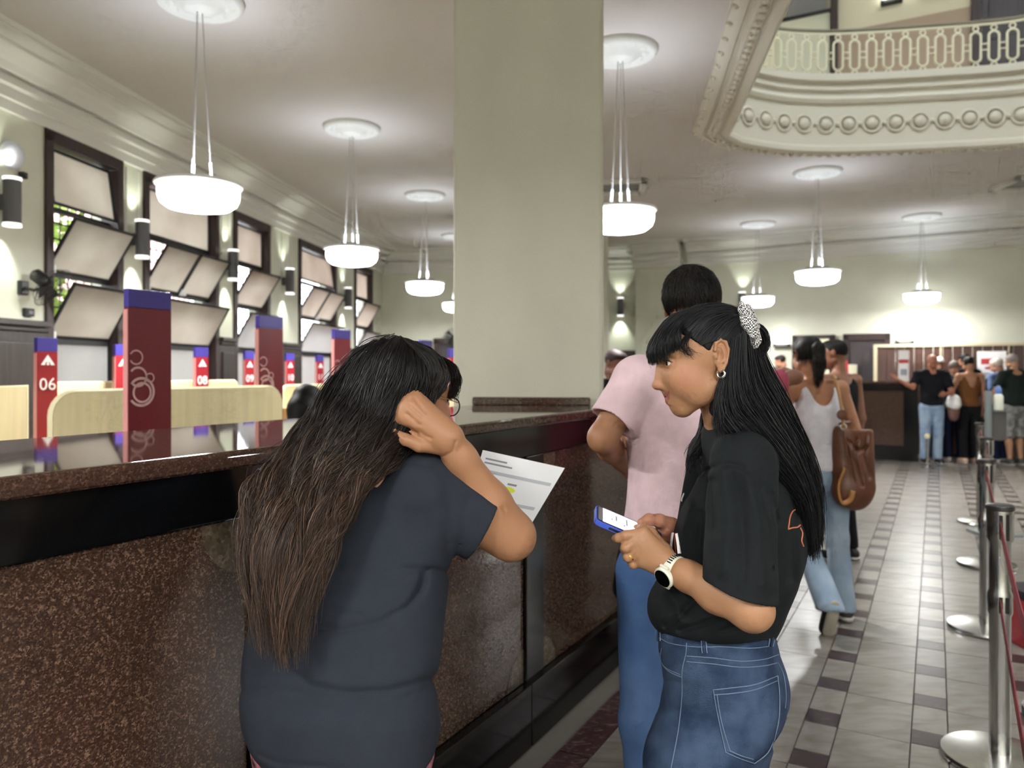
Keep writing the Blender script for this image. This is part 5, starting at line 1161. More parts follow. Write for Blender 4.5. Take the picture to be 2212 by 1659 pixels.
# houndstooth clip holding the hair
def hounds():
    m = bpy.data.materials.new('houndstooth'); m.use_nodes = True; nt = m.node_tree; b = nt.nodes['Principled BSDF']; b.inputs['Roughness'].default_value = .7
    co = node(nt, 'ShaderNodeTexCoord'); ck = node(nt, 'ShaderNodeTexChecker', i_Scale=330.0); ck.inputs['Color1'].default_value = lin('#e4e2de'); ck.inputs['Color2'].default_value = lin('#14141a')
    wv = node(nt, 'ShaderNodeTexNoise', i_Scale=120.0); mx = node(nt, 'ShaderNodeMix', data_type='RGBA'); mx.inputs[0].default_value = .006
    nt.links.new(co.outputs['Object'], mx.inputs[6]); nt.links.new(wv.outputs['Color'], mx.inputs[7]); nt.links.new(co.outputs['Object'], wv.inputs['Vector']); nt.links.new(mx.outputs[2], ck.inputs['Vector']); nt.links.new(ck.outputs[0], b.inputs['Base Color']); return m
s = SDF(P(1585, 765, 1.5), P(1665, 645, 1.66)+Vector((0, .02, 0)), .0016); 
for k_, (a, b_, r) in enumerate((((1607, 670, 1.545), (1622, 705, 1.53), .013), ((1620, 690, 1.535), (1634, 735, 1.545), .0125), ((1604, 690, 1.54), (1628, 722, 1.525), .011), ((1614, 668, 1.56), (1632, 706, 1.55), .011), ((1626, 716, 1.53), (1630, 745, 1.545), .010), ((1606, 665, 1.555), (1601, 655, 1.56), .006))): s.cone(P(*a), P(*b_), r, r*.85, .003)
V, Fq = s.mesh(1); np_mesh('hair_clip', V, Fq, hounds(), w1)
s = SDF(P(1600, 770, 1.52), P(1670, 690, 1.64)+Vector((0, .03, 0)), .003); s.cone(P(1634, 714, 1.57), P(1640, 742, 1.575), .013, .008, .01); V, Fq = s.mesh(1); kn_ = np_mesh('hair_knot', V, Fq, M_hair, hair1, np.tile(lint('#0a0a0b'), (len(V), 1))); add_strands('knot_strands', [[P(1622, 700, 1.545), P(1638, 705, 1.55), P(1650, 722, 1.555), P(1652, 745, 1.56), P(1640, 765, 1.56)], [P(1622, 705, 1.57), P(1642, 708, 1.585), P(1652, 726, 1.59), P(1652, 752, 1.59), P(1642, 775, 1.585)]], 160, hair1, K=14, jit=.004, wave=.001, rad=.0009, seed=14, trim=.2)
# earring, ring, watch
c = hl(22, 80, -47); MB().tube([c+Vector((.006*math.cos(t), -.0055*math.cos(t), .0075*math.sin(t))) for t in [2*math.pi*i/18 for i in range(18)]], .0027, 8, closed=True).build('earring', mat('silver', '#d8d8d8', .15, 1.0), w1, smooth=True)
dirw = (El-Wr).normalized(); cw = Wr+dirw*.018
def ring_around(c, ax, r1, r2, w, m, name, parent, sd=None, n=40, th=.003):
    x = sd-ax*sd.dot(ax); x.normalize(); y = ax.cross(x); vs = []
    prof = [(-w/2, 0), (-w/2, th), (w/2, th), (w/2, 0)]
    for i in range(n):
        t = 2*math.pi*i/n; d = x*math.cos(t)*r1+y*math.sin(t)*r2; u = d.normalized()
        for a, h_ in prof: vs.append(c+d+u*h_+ax*a)
    fs = [(i*4+k, i*4+(k+1) % 4, ((i+1) % n)*4+(k+1) % 4, ((i+1) % n)*4+k) for i in range(n) for k in range(4)]
    return MB().raw(vs, fs).build(name, m, parent, smooth='auto')
M_wb = mat('watch_cream', '#dfdfcf', .45); nw = Vector((-.28, -.86, -.42)).normalized(); nw = (nw-dirw*nw.dot(dirw)).normalized()
wat = tag(empty('wristwatch', cw), None, None); wat.parent = w1; wat.matrix_parent_inverse = Matrix.Translation(w1.location).inverted()
def wpart(o): 
    return o
ring_around(cw, dirw, .0268, .0258, .021, M_wb, 'watch_strap', wat, nw)
yw = dirw.cross(nw); Mw_ = Matrix((dirw, yw, nw)).transposed().to_4x4(); Mw_.translation = cw+nw*.0275
MB(Mw_).lathe([(0, -.002), (.0205, -.002), (.0225, .002), (.0225, .007), (.0205, .0095), (0, .0095)], 36).build('watch_case', M_wb, wat, smooth='auto'); MB(Mw_).lathe([(.0185, .0094), (.0185, .0108), (0, .0112)], 36).build('watch_face', mat('watch_glass', '#050608', .08), wat, smooth='auto')
for s_ in (1, -1): MB(Mw_).box((0, s_*.0215, .002), (.02, .01, .006)).build('watch_lug', M_wb, wat, bevel=.002)
for i in range(6):
    t = math.radians(62+i*11); d = (nw*math.cos(t)+yw*-math.sin(t)); d = d if d.z > 0 else (nw*math.cos(t)+yw*math.sin(t)); MB().box(cw+d*.0302, (.009, .0016, .0022), (dirw, d, dirw.cross(d))).build('strap_slot', M_slot, wat)
rg = fing[2][0].lerp(fing[2][1], .72); ax_r = (fing[2][1]-fing[2][0]).normalized(); ring_around(rg+Vector((0, 0, -.001)), ax_r, .0104, .0104, .003, mat('gold', '#d2a455', .2, 1.0), 'finger_ring', w1, Vector((0, -1, .1)), 24, .001)
# the phone: blue case, lit screen
Lp = Vector((.92, 0, -.39)).normalized(); Wp = Vector((.27, .944, .19)); Wp = (Wp-Lp*Wp.dot(Lp)).normalized(); Np = Lp.cross(Wp)
pc0 = P(1285, 1126, 1.575); cc = pc0+Lp*.0765+Wp*.036
ph = thing('smartphone', 'smartphone in a blue case with white screen held by the woman in black', 'phone', cc)
def rrect(w, h_, r, n=6):
    o = []
    for sx, sy, a0 in ((1, 1, 0), (-1, 1, 90), (-1, -1, 180), (1, -1, 270)):
        for i in range(n+1): t = math.radians(a0+90*i/n); o.append((sx*(w/2-r)+r*math.cos(t), sy*(h_/2-r)+r*math.sin(t)))
    return o
Mp_ = Matrix((Lp, Wp, Np)).transposed().to_4x4(); Mp_.translation = cc
MB(Mp_).prism(rrect(.153, .076, .012), -.0065, .0045).build('case', mat('case_blue', '#3d57c4', .45), ph, bevel=.0015); MB(Mp_).prism(rrect(.147, .070, .010), .0046, .0052).build('bezel', M_slot, ph)
scm = mat('screen_white', (.80, .77, .86, 1), .2, emit=.22); scm.cycles.emission_sampling = 'NONE'
MB(Mp_).prism(rrect(.124, .064, .004), .0053, .0055).raw([], []).build('screen', scm, ph); bpy.data.objects[-1] if False else None
MB(Mp_).prism([(x-.066, y) for x, y in rrect(.010, .06, .003)], .0053, .0056).build('status_bar', mat('screen_grey', '#6f7276', .3), ph)
for x, y, l in ((-.04, -.005, .004), (-.03, .006, .02), (-.012, -.012, .005), (-.006, .006, .026), (.02, -.004, .004), (.026, .006, .022), (.045, 0, .018)): MB(Mp_).box((x, y, .0057), (.0022, l, .0003)).build('screen_text', M_sg, ph)
MB(Mp_).box((-.02, -.0375, -.001), (.05, .003, .005)).build('side_button', M_slot, ph, bevel=.001)
# ---------------------------------------------------------------- woman in the grey T-shirt seen from behind, hand raised to her head
SK2 = '#a07354'
w2 = thing('person', 'woman in dark grey T-shirt with long wavy brown hair, hand raised to her head', 'person', Vector((P(740, 1500, 1.5).x, 1.5, 0)))
f2 = Vector((.35, .94, 0)).normalized(); r2 = Vector((.94, -.35, 0)).normalized(); U2 = .00101
Mh2 = head_M(P(862, 838, 1.69), Vector((.62, .78, -.14)), Vector((.1, .15, 1)), U2, 0)
def hl2(x, y, z): return Mh2 @ Vector((x, y, z))
parts2 = [(xf(HEAD_HI[0], Mh2), HEAD_HI[1])]; tn2 = [head_tint(HEAD_HI[0], SK2)]
SR, ER, WR2 = P(918, 1062, 1.61), P(1104, 1158, 1.665), P(966, 946, 1.58)
s = SDF((-.33, 1.46, 1.05), (.10, 1.80, 1.50), .0021)
s.cone(SR, ER, .066, .049, .03); s.cone(ER, ER.lerp(WR2, .35), .047, .044, .03); s.cone(ER.lerp(WR2, .35), ER.lerp(WR2, .8), .044, .032, .02); s.cone(ER.lerp(WR2, .8), WR2, .032, .029, .02)
mc = [P(872, 902, 1.567), P(876, 882, 1.571), P(886, 866, 1.577), P(899, 856, 1.587)]
for q, r in zip(mc, (.0145, .0145, .014, .0125)): s.cone(WR2, q, .024, r, .018)
s.cone(P(940, 925, 1.580), P(900, 885, 1.575), .028, .024, .02); s.cone(P(945, 945, 1.580), P(905, 915, 1.573), .026, .022, .02)
fg = [[mc[0], P(850, 915, 1.583), P(853, 930, 1.610), P(870, 935, 1.625)], [mc[1], P(853, 893, 1.585), P(848, 905, 1.615), P(860, 915, 1.633)], [mc[2], P(862, 872, 1.592), P(852, 880, 1.622), P(860, 893, 1.640)], [mc[3], P(880, 856, 1.602), P(870, 862, 1.628), P(872, 873, 1.643)]]
for f_, r in zip(fg, (.0112, .0115, .0108, .0098)): s.chain(f_, [r*1.1, r, r*.93, r*.8], .006)
s.chain([P(940, 962, 1.575), P(906, 962, 1.560), P(876, 950, 1.555), P(855, 934, 1.560)], [.018, .0138, .0118, .0088], .006); s.crease([(865, 925), (885, 926), (902, 936)], 4, .007, 1.60)
s.crease([(905, 930), (918, 941), (930, 946)], 4, .003, 1.60); s.crease([(960, 985), (978, 975), (984, 955)], 3, .002, 1.60); s.crease([(1128, 1128), (1100, 1118), (1085, 1098)], 4, .002, 1.60)
for cr_ in ([(908, 918), (878, 894)], [(912, 902), (884, 876)], [(918, 890), (896, 862)]): s.crease(cr_, 3.5, .0022, 1.62)
parts2.append(s.mesh(1)); tn2.append(np.tile(lint(SK2), (len(parts2[-1][0]), 1)))
# left arm reaching forward with the sheet of paper
WL = P(945, 1105, 1.87); EL_ = P(760, 1190, 1.80); SL = P(690, 1060, 1.74)
s = SDF((-.55, 1.62, 1.0), (.0, 2.02, 1.36), .003)
s.cone(SL, EL_, .055, .045, .03); s.cone(EL_, EL_.lerp(WL, .4), .042, .038, .02); s.cone(EL_.lerp(WL, .4), WL, .038, .026, .02)
hand(s, WL, Vector((1, .25, .12)), Vector((-.1, .2, -1)), 1., 1, (.55, .5, .45, .45), (.5, .5))
parts2.append(s.mesh(1)); tn2.append(np.tile(lint(SK2), (len(parts2[-1][0]), 1)))
s = SDF((-.62, 1.1, .02), (.1, 1.95, 1.42), .009)
nk2 = hl2(-48, 0, -200)
hp2 = P(735, 1560, 1.5); s.cone(P(850, 985, 1.72), P(820, 1100, 1.71), .03, .07, .02, side=f2, flat=.7); s.cone(P(820, 1100, 1.70), hp2, .10, .11, .03, side=f2, flat=.7); s.cone(SR, SL, .05, .05, .03)
feet2 = []
for g in (1, -1):
    h_ = hp2+r2*(.09*g)-UP*.03; kn = Vector((h_.x, h_.y-.0, .45)); an = Vector((h_.x+.0, h_.y-.04, .08)); s.cone(h_, kn, .085, .055, .02); s.cone(kn, an, .05, .036, .02); s.cone(an-UP*.03, an+f2*.12-UP*.05, .03, .022, .01); feet2.append(an)
parts2.append(s.mesh(1)); tn2.append(np.tile(lint(SK2), (len(parts2[-1][0]), 1)))
V, Fq = joinm(parts2); np_mesh('body', V, Fq, M_skin, w2, np.concatenate(tn2)); eyes(w2, Mh2, U2)
# T-shirt
M_tee2 = mat('tee_slate', '#2a2e36', .9, spec=.15, var=.08, vscale=30, bump=.1, bscale=380)
s = SDF((-.62, 1.22, .70), (.08, 1.96, 1.42), .0035)
rows = []
for py, l, r, Y in ((965, 835, 905, 1.69), (985, 800, 925, 1.69), (1015, 745, 950, 1.685), (1050, 690, 970, 1.675), (1110, 640, 982, 1.655), (1180, 605, 980, 1.63), (1250, 575, 970, 1.605), (1320, 550, 962, 1.58), (1390, 532, 955, 1.555), (1460, 523, 945, 1.53), (1516, 520, 944, 1.51), (1569, 528, 944, 1.50), (1617, 552, 937, 1.49), (1650, 585, 915, 1.49), (1664, 610, 895, 1.49)):
    z = H+(HY-py)/F*Y; c = ((l+r)/2-CX)/F*Y; w_ = (r-l)/2/F*Y; q_ = .72; rs_ = w_/math.sqrt(.94**2+(q_*.35)**2); rows.append((z, c, Y, rs_, rs_*q_))
s.vloft(rows, math.atan2(r2.y, r2.x), .02, pw=2.3)
s.cone(P(890, 1000, 1.69), SR, .055, .068, .05); s.cone(SL, P(790, 1010, 1.69), .062, .05, .05)
hc = P(1034, 1180, 1.545); hn = (P(1106, 1158, 1.475)-SR).normalized(); hn2 = Vector((.862, -.2, -.42)).normalized()
ax2 = (ER-SR).normalized()
s.cone(SR, SR.lerp(ER, .95)-UP*.01, .080, .082, .03, cut=[(SR.lerp(ER, .66)-UP*.01, Vector((.86, .1, -.48)))])
s.cone(SR.lerp(ER, .5)-UP*.008, SR.lerp(ER, 1.1)-UP*.012, .071, .077, .004, 's')
s.cone(SL, SL.lerp(EL_, .75), .066, .068, .03, cut=[(SL.lerp(EL_, .62), (EL_-SL))])
s.cone(nk2+UP*.12, nk2+UP*.05, .05, .05, .01, 's')
s.wobble(.003, 20, 8, (1, 1, 1.3))
for poly, w_, a in (([(919, 1238), (908, 1275), (880, 1310), (820, 1345), (740, 1362), (670, 1362)], 9, .007), ([(915, 1260), (890, 1310), (850, 1350)], 9, .004), ([(560, 1400), (620, 1440), (670, 1480), (740, 1497), (840, 1493), (945, 1462)], 9, .007), ([(760, 1512), (860, 1512), (940, 1478)], 12, .005), ([(520, 1490), (600, 1496), (700, 1500)], 10, .003), ([(850, 1240), (800, 1240), (700, 1225), (650, 1210)], 14, .004), ([(996, 1244), (940, 1232), (870, 1228)], 8, .006), ([(780, 1330), (720, 1318)], 8, .003),
                    ([(1010, 1080), (1000, 1150), (980, 1225)], 12, .004), ([(960, 1040), (975, 1100), (970, 1170)], 16, .004), ([(560, 1630), (600, 1648), (700, 1655)], 5, .003), ([(600, 1560), (760, 1580), (930, 1560)], 30, -.006), ([(780, 1060), (860, 1090), (930, 1080)], 22, -.005), ([(880, 1010), (930, 1020), (960, 1060)], 10, -.003)):
    s.crease(poly, w_, a, 1.64)
V, Fq = s.mesh(1); shirt2 = np_mesh('t_shirt', V, Fq, M_tee2, w2)
# patterned trousers, only their top shows under the hem
s = SDF((-.62, 1.15, .05), (.05, 1.8, .86), .006)
for g, an in zip((1, -1), feet2): h_ = hp2+r2*(.09*g)-UP*.03; kn = Vector((h_.x, h_.y, .45)); s.cone(h_-UP*.03, kn, .095, .075, .04); s.cone(kn, an, .075, .06, .03)
s.cone(hp2-r2*.08+f2*.02, hp2+r2*.07+f2*.02, .11, .11, .05, side=f2, flat=.9)
M_flo = mat('floral_cloth', '#15131a', .8, col2='#b86a72', vscale=55)
V, Fq = s.mesh(1); np_mesh('trousers', V, Fq, M_flo, w2)
for an in feet2:
    q = SDF(an-Vector((.2, .2, .1)), an+Vector((.2, .25, .08)), .006); q.cone(an-UP*.035-f2*.03, an+f2*.14-UP*.05, .04, .032, .01, cut=[((0, 0, .005), (0, 0, -1))]); q.cone(an-UP*.02, an+UP*.02, .042, .04, .02, cut=[((0, 0, .005), (0, 0, -1))]); V, Fq = q.mesh(1); np_mesh('shoe', V, Fq, mat('shoe_black', '#1a1a1c', .6), w2)
# hair
G2 = [[(845, 735, 1.63), (800, 748, 1.62), (762, 775, 1.61), (738, 810, 1.60), (708, 855, 1.585), (672, 905, 1.565), (625, 960, 1.545), (580, 1010, 1.525), (548, 1050, 1.505), (530, 1100, 1.485), (528, 1180, 1.46), (545, 1290, 1.425), (548, 1395, 1.395)],
      [(850, 733, 1.60), (815, 755, 1.56), (785, 800, 1.535), (757, 860, 1.52), (720, 920, 1.50), (678, 980, 1.49), (635, 1040, 1.475), (600, 1100, 1.455), (578, 1180, 1.43), (575, 1290, 1.40), (585, 1400, 1.365)],
      [(856, 731, 1.57), (830, 757, 1.525), (808, 805, 1.505), (783, 868, 1.495), (750, 928, 1.485), (710, 988, 1.47), (668, 1048, 1.455), (632, 1108, 1.435), (612, 1190, 1.41), (605, 1295, 1.375), (610, 1437, 1.345)],
      [(862, 731, 1.55), (850, 760, 1.505), (835, 810, 1.49), (810, 870, 1.485), (778, 930, 1.475), (740, 990, 1.46), (700, 1050, 1.445), (665, 1110, 1.43), (645, 1190, 1.405), (632, 1290, 1.375), (622, 1432, 1.345)],
      [(875, 735, 1.54), (872, 775, 1.495), (862, 825, 1.485), (840, 880, 1.485), (812, 940, 1.475), (775, 1000, 1.46), (738, 1050, 1.45), (705, 1110, 1.43), (680, 1190, 1.41), (660, 1270, 1.39), (648, 1400, 1.355)],
      [(892, 742, 1.545), (905, 785, 1.505), (902, 830, 1.495), (885, 880, 1.495), (848, 945, 1.49), (806, 1000, 1.47), (766, 1050, 1.455), (738, 1100, 1.44), (712, 1180, 1.42), (690, 1225, 1.41), (675, 1320, 1.39)],
      [(905, 748, 1.56), (932, 790, 1.53), (942, 825, 1.525), (928, 860, 1.52), (885, 915, 1.515), (852, 960, 1.51), (820, 995, 1.49), (780, 1035, 1.47), (752, 1085, 1.45), (732, 1130, 1.43), (700, 1210, 1.41)]]
G2 = [[P(q[0], q[1], q[2]+.095*max(0, 1-max(0, i-3)/5)) for i, q in enumerate(g)] for g in G2]
s = SDF((-.56, 1.30, .93), (-.10, 1.75, 1.60), .0032)
hx2 = [tuple((Mh2.to_3x3() @ Vector(v)).normalized()) for v in ((math.cos(a_), 0, -math.sin(a_)), (0, 1, 0), (math.sin(a_), 0, math.cos(a_)))]
s.ell(hl2(15, 0, 10), (99*U2, 75*U2, 79*U2), hx2, .004, cut=[(hl2(84, 0, 0), tuple((Mh2.to_3x3() @ Vector((1, 0, -.55))).normalized()))])
for gi, g in enumerate(G2): s.chain([q+Vector((.006 if gi < 4 else -.022, .030, .006 if gi < 4 else .012)) for q in g[1:-2]], [.012, .014, .015, .015, .014, .013, .012, .010, .008, .006, .005][:len(g)-3], .022)
V, Fq = s.mesh(2); hair2 = np_mesh('hair', V, Fq, M_hair2, w2, np.tile(lint('#130f0d'), (len(V), 1)))
def strands2(name, guides, n, c, **kw):
    V, Fq, tv, rv = strands(guides, n, **kw); a, b_, d_ = (lint(x) for x in c); t = np.clip((tv-.30)/.45, 0, 1)[:, None]; t = t*t*(3-2*t)
    col = a*(1-t)+b_*t; col = col*(.45+1.1*rv[:, None])+(d_-b_)*t*np.clip(rv-.7, 0, 1)[:, None]*2; o = np_mesh(name, V, Fq, M_hair, hair2, np.clip(col, 0, 1)); o['kind'] = 'stuff'; return o
CB = ('#120e0d', '#3a2a20', '#7d6048')
strands2('hair_strands', G2, 4600, CB, K=30, jit=.0055, wave=.0125, wfreq=2.6, rad=.00105, seed=21, trim=.34, nc=34, cs=.62)
strands2('nape_strands', [[P(*q) for q in g] for g in ([(915, 900, 1.62), (890, 950, 1.60), (862, 988, 1.585), (828, 1012, 1.56), (800, 1040, 1.535), (770, 1075, 1.50)], [(900, 890, 1.61), (868, 945, 1.59), (838, 990, 1.575), (800, 1025, 1.54), (770, 1060, 1.51), (745, 1110, 1.47)])], 420, CB, K=22, jit=.006, wave=.004, wfreq=2., rad=.001, seed=41, trim=.3)
strands2('loose_strands', G2[:3], 90, CB, K=28, jit=.016, wave=.009, wfreq=3.5, rad=.0008, seed=23, trim=.4)
capg = []
for yy in (-60, -35, -10, 15, 40, 62):
    g = []
    for i in range(7):
        t = i/6; an_ = math.radians(100-150*t) if False else 0; x = 92*(1-t)-60*t; z = 62*(1-t)-20*t+70*math.sin(math.pi*t); v = Vector((x-15, yy, z-10)); q = Vector((v.x/110, v.y/86, v.z/89)); l_ = q.length; g.append(hl2(15+v.x/l_*1.03, v.y/l_*1.03, 10+v.z/l_*1.03))
    capg.append(g)
strands2('crown_strands', capg, 1300, ('#15110f', '#1d1613', '#2a211c'), K=14, jit=.003, wave=.001, rad=.001, seed=25, trim=.05)
frg = [[hl2(70, y_, 88-.2*abs(y_)), hl2(108, y_*1.1, 62), hl2(126-.12*abs(y_), y_*1.25, 32), hl2(112-.2*abs(y_), y_*1.5, 6), hl2(92, y_*1.65, -16)] for y_ in (-52, -46, -40, -34)]
rsd = [[P(*q) for q in g] for g in ([(872, 733, 1.63), (905, 762, 1.605), (925, 800, 1.60), (915, 840, 1.60), (880, 880, 1.60)], [(878, 733, 1.64), (922, 764, 1.62), (945, 800, 1.61), (938, 840, 1.61), (905, 880, 1.61)], [(882, 734, 1.65), (932, 766, 1.64), (957, 803, 1.63), (953, 838, 1.62), (925, 872, 1.62)], [(886, 736, 1.67), (940, 768, 1.67), (963, 806, 1.66), (958, 836, 1.65), (938, 862, 1.64)])]
strands2('side_cover', rsd, 700, ('#15110f', '#1d1613', '#2a211c'), K=16, jit=.003, wave=.001, rad=.0011, seed=31, trim=.1)
strands2('side_strands', frg, 260, ('#15110f', '#1d1613', '#2a211c'), K=14, jit=.003, wave=.001, rad=.001, seed=27, trim=.2)
MB().box(P(852, 730, 1.67), (.034, .02, .008)).build('hair_slide', M_slot, w2, bevel=.002)
# glasses
M_lens = bpy.data.materials.new('lens_glass'); M_lens.use_nodes = True; _nt = M_lens.node_tree; _g = node(_nt, 'ShaderNodeBsdfGlossy', i_Roughness=.05); _t = node(_nt, 'ShaderNodeBsdfTransparent'); _m = node(_nt, 'ShaderNodeMixShader'); _m.inputs[0].default_value = .12; _nt.links.new(_t.outputs[0], _m.inputs[1]); _nt.links.new(_g.outputs[0], _m.inputs[2]); _nt.links.new(_m.outputs[0], _nt.nodes['Material Output'].inputs[0])
M_gold = mat('thin_gold', '#c39a52', .25, 1.0); gl = empty('glasses', hl2(115, 0, -22)); gl.parent = w2; gl.matrix_parent_inverse = Matrix.Translation(w2.location).inverted()
for g in (-1, 1): MB().tube([hl2(20, g*80, -8), hl2(70, g*76, -14), hl2(125, g*68, -20)], .0012, 6).build('temple_arm', M_gold, gl)
for g in (-1, 1):
    rim_ = [hl2(135-.12*abs(28*math.cos(t)), g*(36+27*math.cos(t)), -27+21*math.sin(t)) for t in [2*math.pi*i/24 for i in range(24)]]
    MB().tube(rim_, .0017, 6, closed=True).build('rim', mat('frame_dark', '#3a2d33', .3), gl)
    MB().raw(rim_, [tuple(range(24))]).build('lens', M_lens, gl)
MB().tube([hl2(136, -9, -22), hl2(139, 0, -19), hl2(136, 9, -22)], .0015, 6).build('bridge', M_gold, gl)
# the sheet of paper
pl = [P(1043, 972, 1.86), P(1220, 1011, 1.92), P(1143, 1140, 1.90), P(1000, 1112, 1.85)]
A4 = thing('paper_sheet', 'white printed sheet with a yellow highlight held beyond the raised elbow', 'paper', sum(pl, Vector())/4)
def pq(u, v, l=0):
    p = (pl[0]*(1-u)+pl[1]*u)*(1-v)+(pl[3]*(1-u)+pl[2]*u)*v; n = (pl[1]-pl[0]).cross(pl[3]-pl[0]).normalized(); n = n if n.y < 0 else -n
    return p+n*(l+.006*math.sin(math.pi*u)*math.sin(math.pi*v))
def patch(u0, u1, v0, v1, l, m, name, parent, n=6, back=False):
    vs = [pq(u0+(u1-u0)*i/n, v0+(v1-v0)*j/n, l) for j in range(n+1) for i in range(n+1)]; fs = [(j*(n+1)+i, j*(n+1)+i+1, (j+1)*(n+1)+i+1, (j+1)*(n+1)+i) for j in range(n) for i in range(n)]
    return MB().raw(vs, fs).build(name, m, parent, smooth=True)
patch(0, 1, 0, 1, 0, mat('paper_white', '#e9eaec', .7), 'sheet', A4, 10)
M_g1 = mat('print_line', '#8c8f96', .8); M_g2 = mat('print_bar', '#b9bcc4', .8)
for u0, u1, v0, v1, m_ in ((.06, .32, .10, .125, M_g1), (.06, .40, .16, .185, M_g1), (.06, .95, .27, .32, M_g2), (.1, .16, .36, .375, M_g1), (.42, .54, .40, .43, M_g1), (.40, .50, .58, .60, M_g1), (.3, .92, .68, .73, M_g2)): patch(u0, u1, v0, v1, .0007, m_, 'printed_line', A4, 5)
c_ = [(.44+.11*math.cos(t), .5+.045*math.sin(t)) for t in [2*math.pi*i/16 for i in range(16)]]; MB().raw([pq(u, v, .0009) for u, v in c_], [tuple(range(16))]).build('highlight', mat('marker_yellow', '#d8e23a', .7), A4)
# ---------------------------------------------------------------- everyone else: one builder for standing and seated figures
def figure(label, pos, heading, h, res, skin, top, bottom, hair='short', haircol='#15100e', shoe='#1b1b1d', arms=None, girth=1., fem=False, look=None, hz=0, legs=None, seat=None, lean=(0, 0), group=None, hsize=1., sw_=None):
    f = Vector((heading[0], heading[1], 0)).normalized(); r = Vector((f.y, -f.x, 0)); o = Vector((pos[0], pos[1], pos[2] if len(pos) > 2 else 0)); k = h/1.75
    ln = lambda z: (r*lean[0]+f*lean[1])*max(0, (z-.9*k))
    def J(a, b, z): return o+r*a+f*b+UP*z+ln(z)
    root = thing('person', label, 'person', o, group); sw = sw_ or (.178 if fem else .205)*k; hw = .085*k
    dz = (seat-.90*k) if seat else 0
    shz = 1.43*k+dz; SHO = {1: J(sw, 0, shz), -1: J(-sw, 0, shz)}
    A = {}
    for s_ in (1, -1):
        d = (arms or {}).get('R' if s_ > 0 else 'L'); A[s_] = tuple(J(*q) for q in d) if d else (J(s_*(sw+.045*k), -.02*k, 1.12*k+dz), J(s_*(sw+.05*k), .05*k, .86*k+dz))
    LG = {}
    for s_ in (1, -1):
        hp = J(s_*hw, 0, .90*k+dz)
        if seat: LG[s_] = (hp, J(s_*.11, .42*k, .86*k+dz), J(s_*.11, .40*k, max(.1, .86*k+dz-.42*k)))
        elif legs: LG[s_] = (hp,)+tuple(J(*q) for q in legs['R' if s_ > 0 else 'L'])
        else: LG[s_] = (hp, J(s_*.095*k, .01, .49*k), J(s_*.10*k, -.03*k, .085*k))
    lo = np.min([tuple(p) for q in list(A.values())+list(LG.values())+[list(SHO.values())] for p in q], 0)-.16; hi = np.max([tuple(p) for q in list(A.values())+list(LG.values())+[list(SHO.values())] for p in q], 0)+.16
    lo[2] = min(lo[2], o.z-.01) if not seat else lo[2]; hi[2] = max(hi[2], h+dz-.06)
    lo[2] = max(lo[2], .012)
    s = SDF(lo, hi, res); g = girth
    s.cone(SHO[1], SHO[-1], .05*k, .05*k, .04); s.cone(J(0, 0, shz-.08*k), J(0, .0, 1.08*k+dz), .135*k*g, .115*k*g, .05, side=f, flat=.66); s.cone(J(0, 0, 1.08*k+dz), J(0, 0, .92*k+dz), .115*k*g, .13*k*g, .04, side=f, flat=.75)
    for s_ in (1, -1):
        e, w = A[s_]; s.cone(SHO[s_], e, .047*k, .038*k, .02); s.cone(e, e.lerp(w, .35), .037*k, .036*k, .02); s.cone(e.lerp(w, .35), w, .036*k, .025*k, .02)
        hd = (w-e).normalized(); hand(s, w, hd, r*s_*.8-f*.3, k, -s_, (.25, .3, .35, .4), (.2, .3), .03)
        hp, kn, an = LG[s_]; s.cone(hp, kn, .078*k, .052*k, .03); s.cone(kn, kn.lerp(an, .35), .05*k, .053*k, .02); s.cone(kn.lerp(an, .35), an, .053*k, .034*k, .02); s.cone(an-UP*.03, an+f*.11*k-UP*.05, .03*k, .022*k, .02)
    u = .00097*hsize; ear = J(0, .02, h-.092*hsize+dz)+Vector((0, 0, hz)); fwd = Vector(look).normalized() if look else (f+UP*-.12).normalized()
    M = head_M(ear, fwd, UP, u, 0 if look else -14); HH = HEAD_MD if res < .007 else HEAD_LO
    s.cone(M @ Vector((-8, 0, -70)), J(0, 0, shz+.02), .050*k*hsize, .055*k, .02); bp = s.mesh(1); V, Fq = joinm([(xf(HH[0], M), HH[1]), bp]); tn = np.concatenate([head_tint(HH[0], skin, brow=haircol), np.tile(lint(skin), (len(bp[0]), 1))])
    np_mesh('body', V, Fq, M_skin, root, tn)
    if res < .009: eyes(root, M, u)
    # bottoms
    if bottom:
        kind, m = bottom; s = SDF(lo, hi, res); s.cone(J(0, 0, 1.0*k+dz), J(0, 0, .90*k+dz), .128*k*g, .142*k*g, .03, side=f, flat=.78, cut=[(J(0, 0, 1.04*k+dz), UP)])
        for s_ in (1, -1):
            hp, kn, an = LG[s_]; end = {'shorts': kn.lerp(an, .12), 'flare': an-UP*.03, 'jeans': an-UP*.02, 'slim': an+UP*.01}[kind]; r0_, r1_, r2_ = {'shorts': (.098, .088, .088), 'flare': (.095, .064, .078), 'jeans': (.096, .075, .068), 'slim': (.093, .066, .060)}[kind]
            s.cone(hp, kn, r0_*k*min(g, 1.1), r1_*k, .03)
            if kind == 'shorts': s.cone(kn, end, r1_*k, r2_*k, .02, cut=[(end, -UP)])
            else: s.cone(kn, end, r1_*k, r2_*k, .03, cut=[(end, -UP)])
        s.wobble(.0025 if res < .009 else .004, 24, 3, (1, 1, .6)); V, Fq = s.mesh(1); np_mesh('trousers' if kind != 'shorts' else 'shorts', V, Fq, m, root)
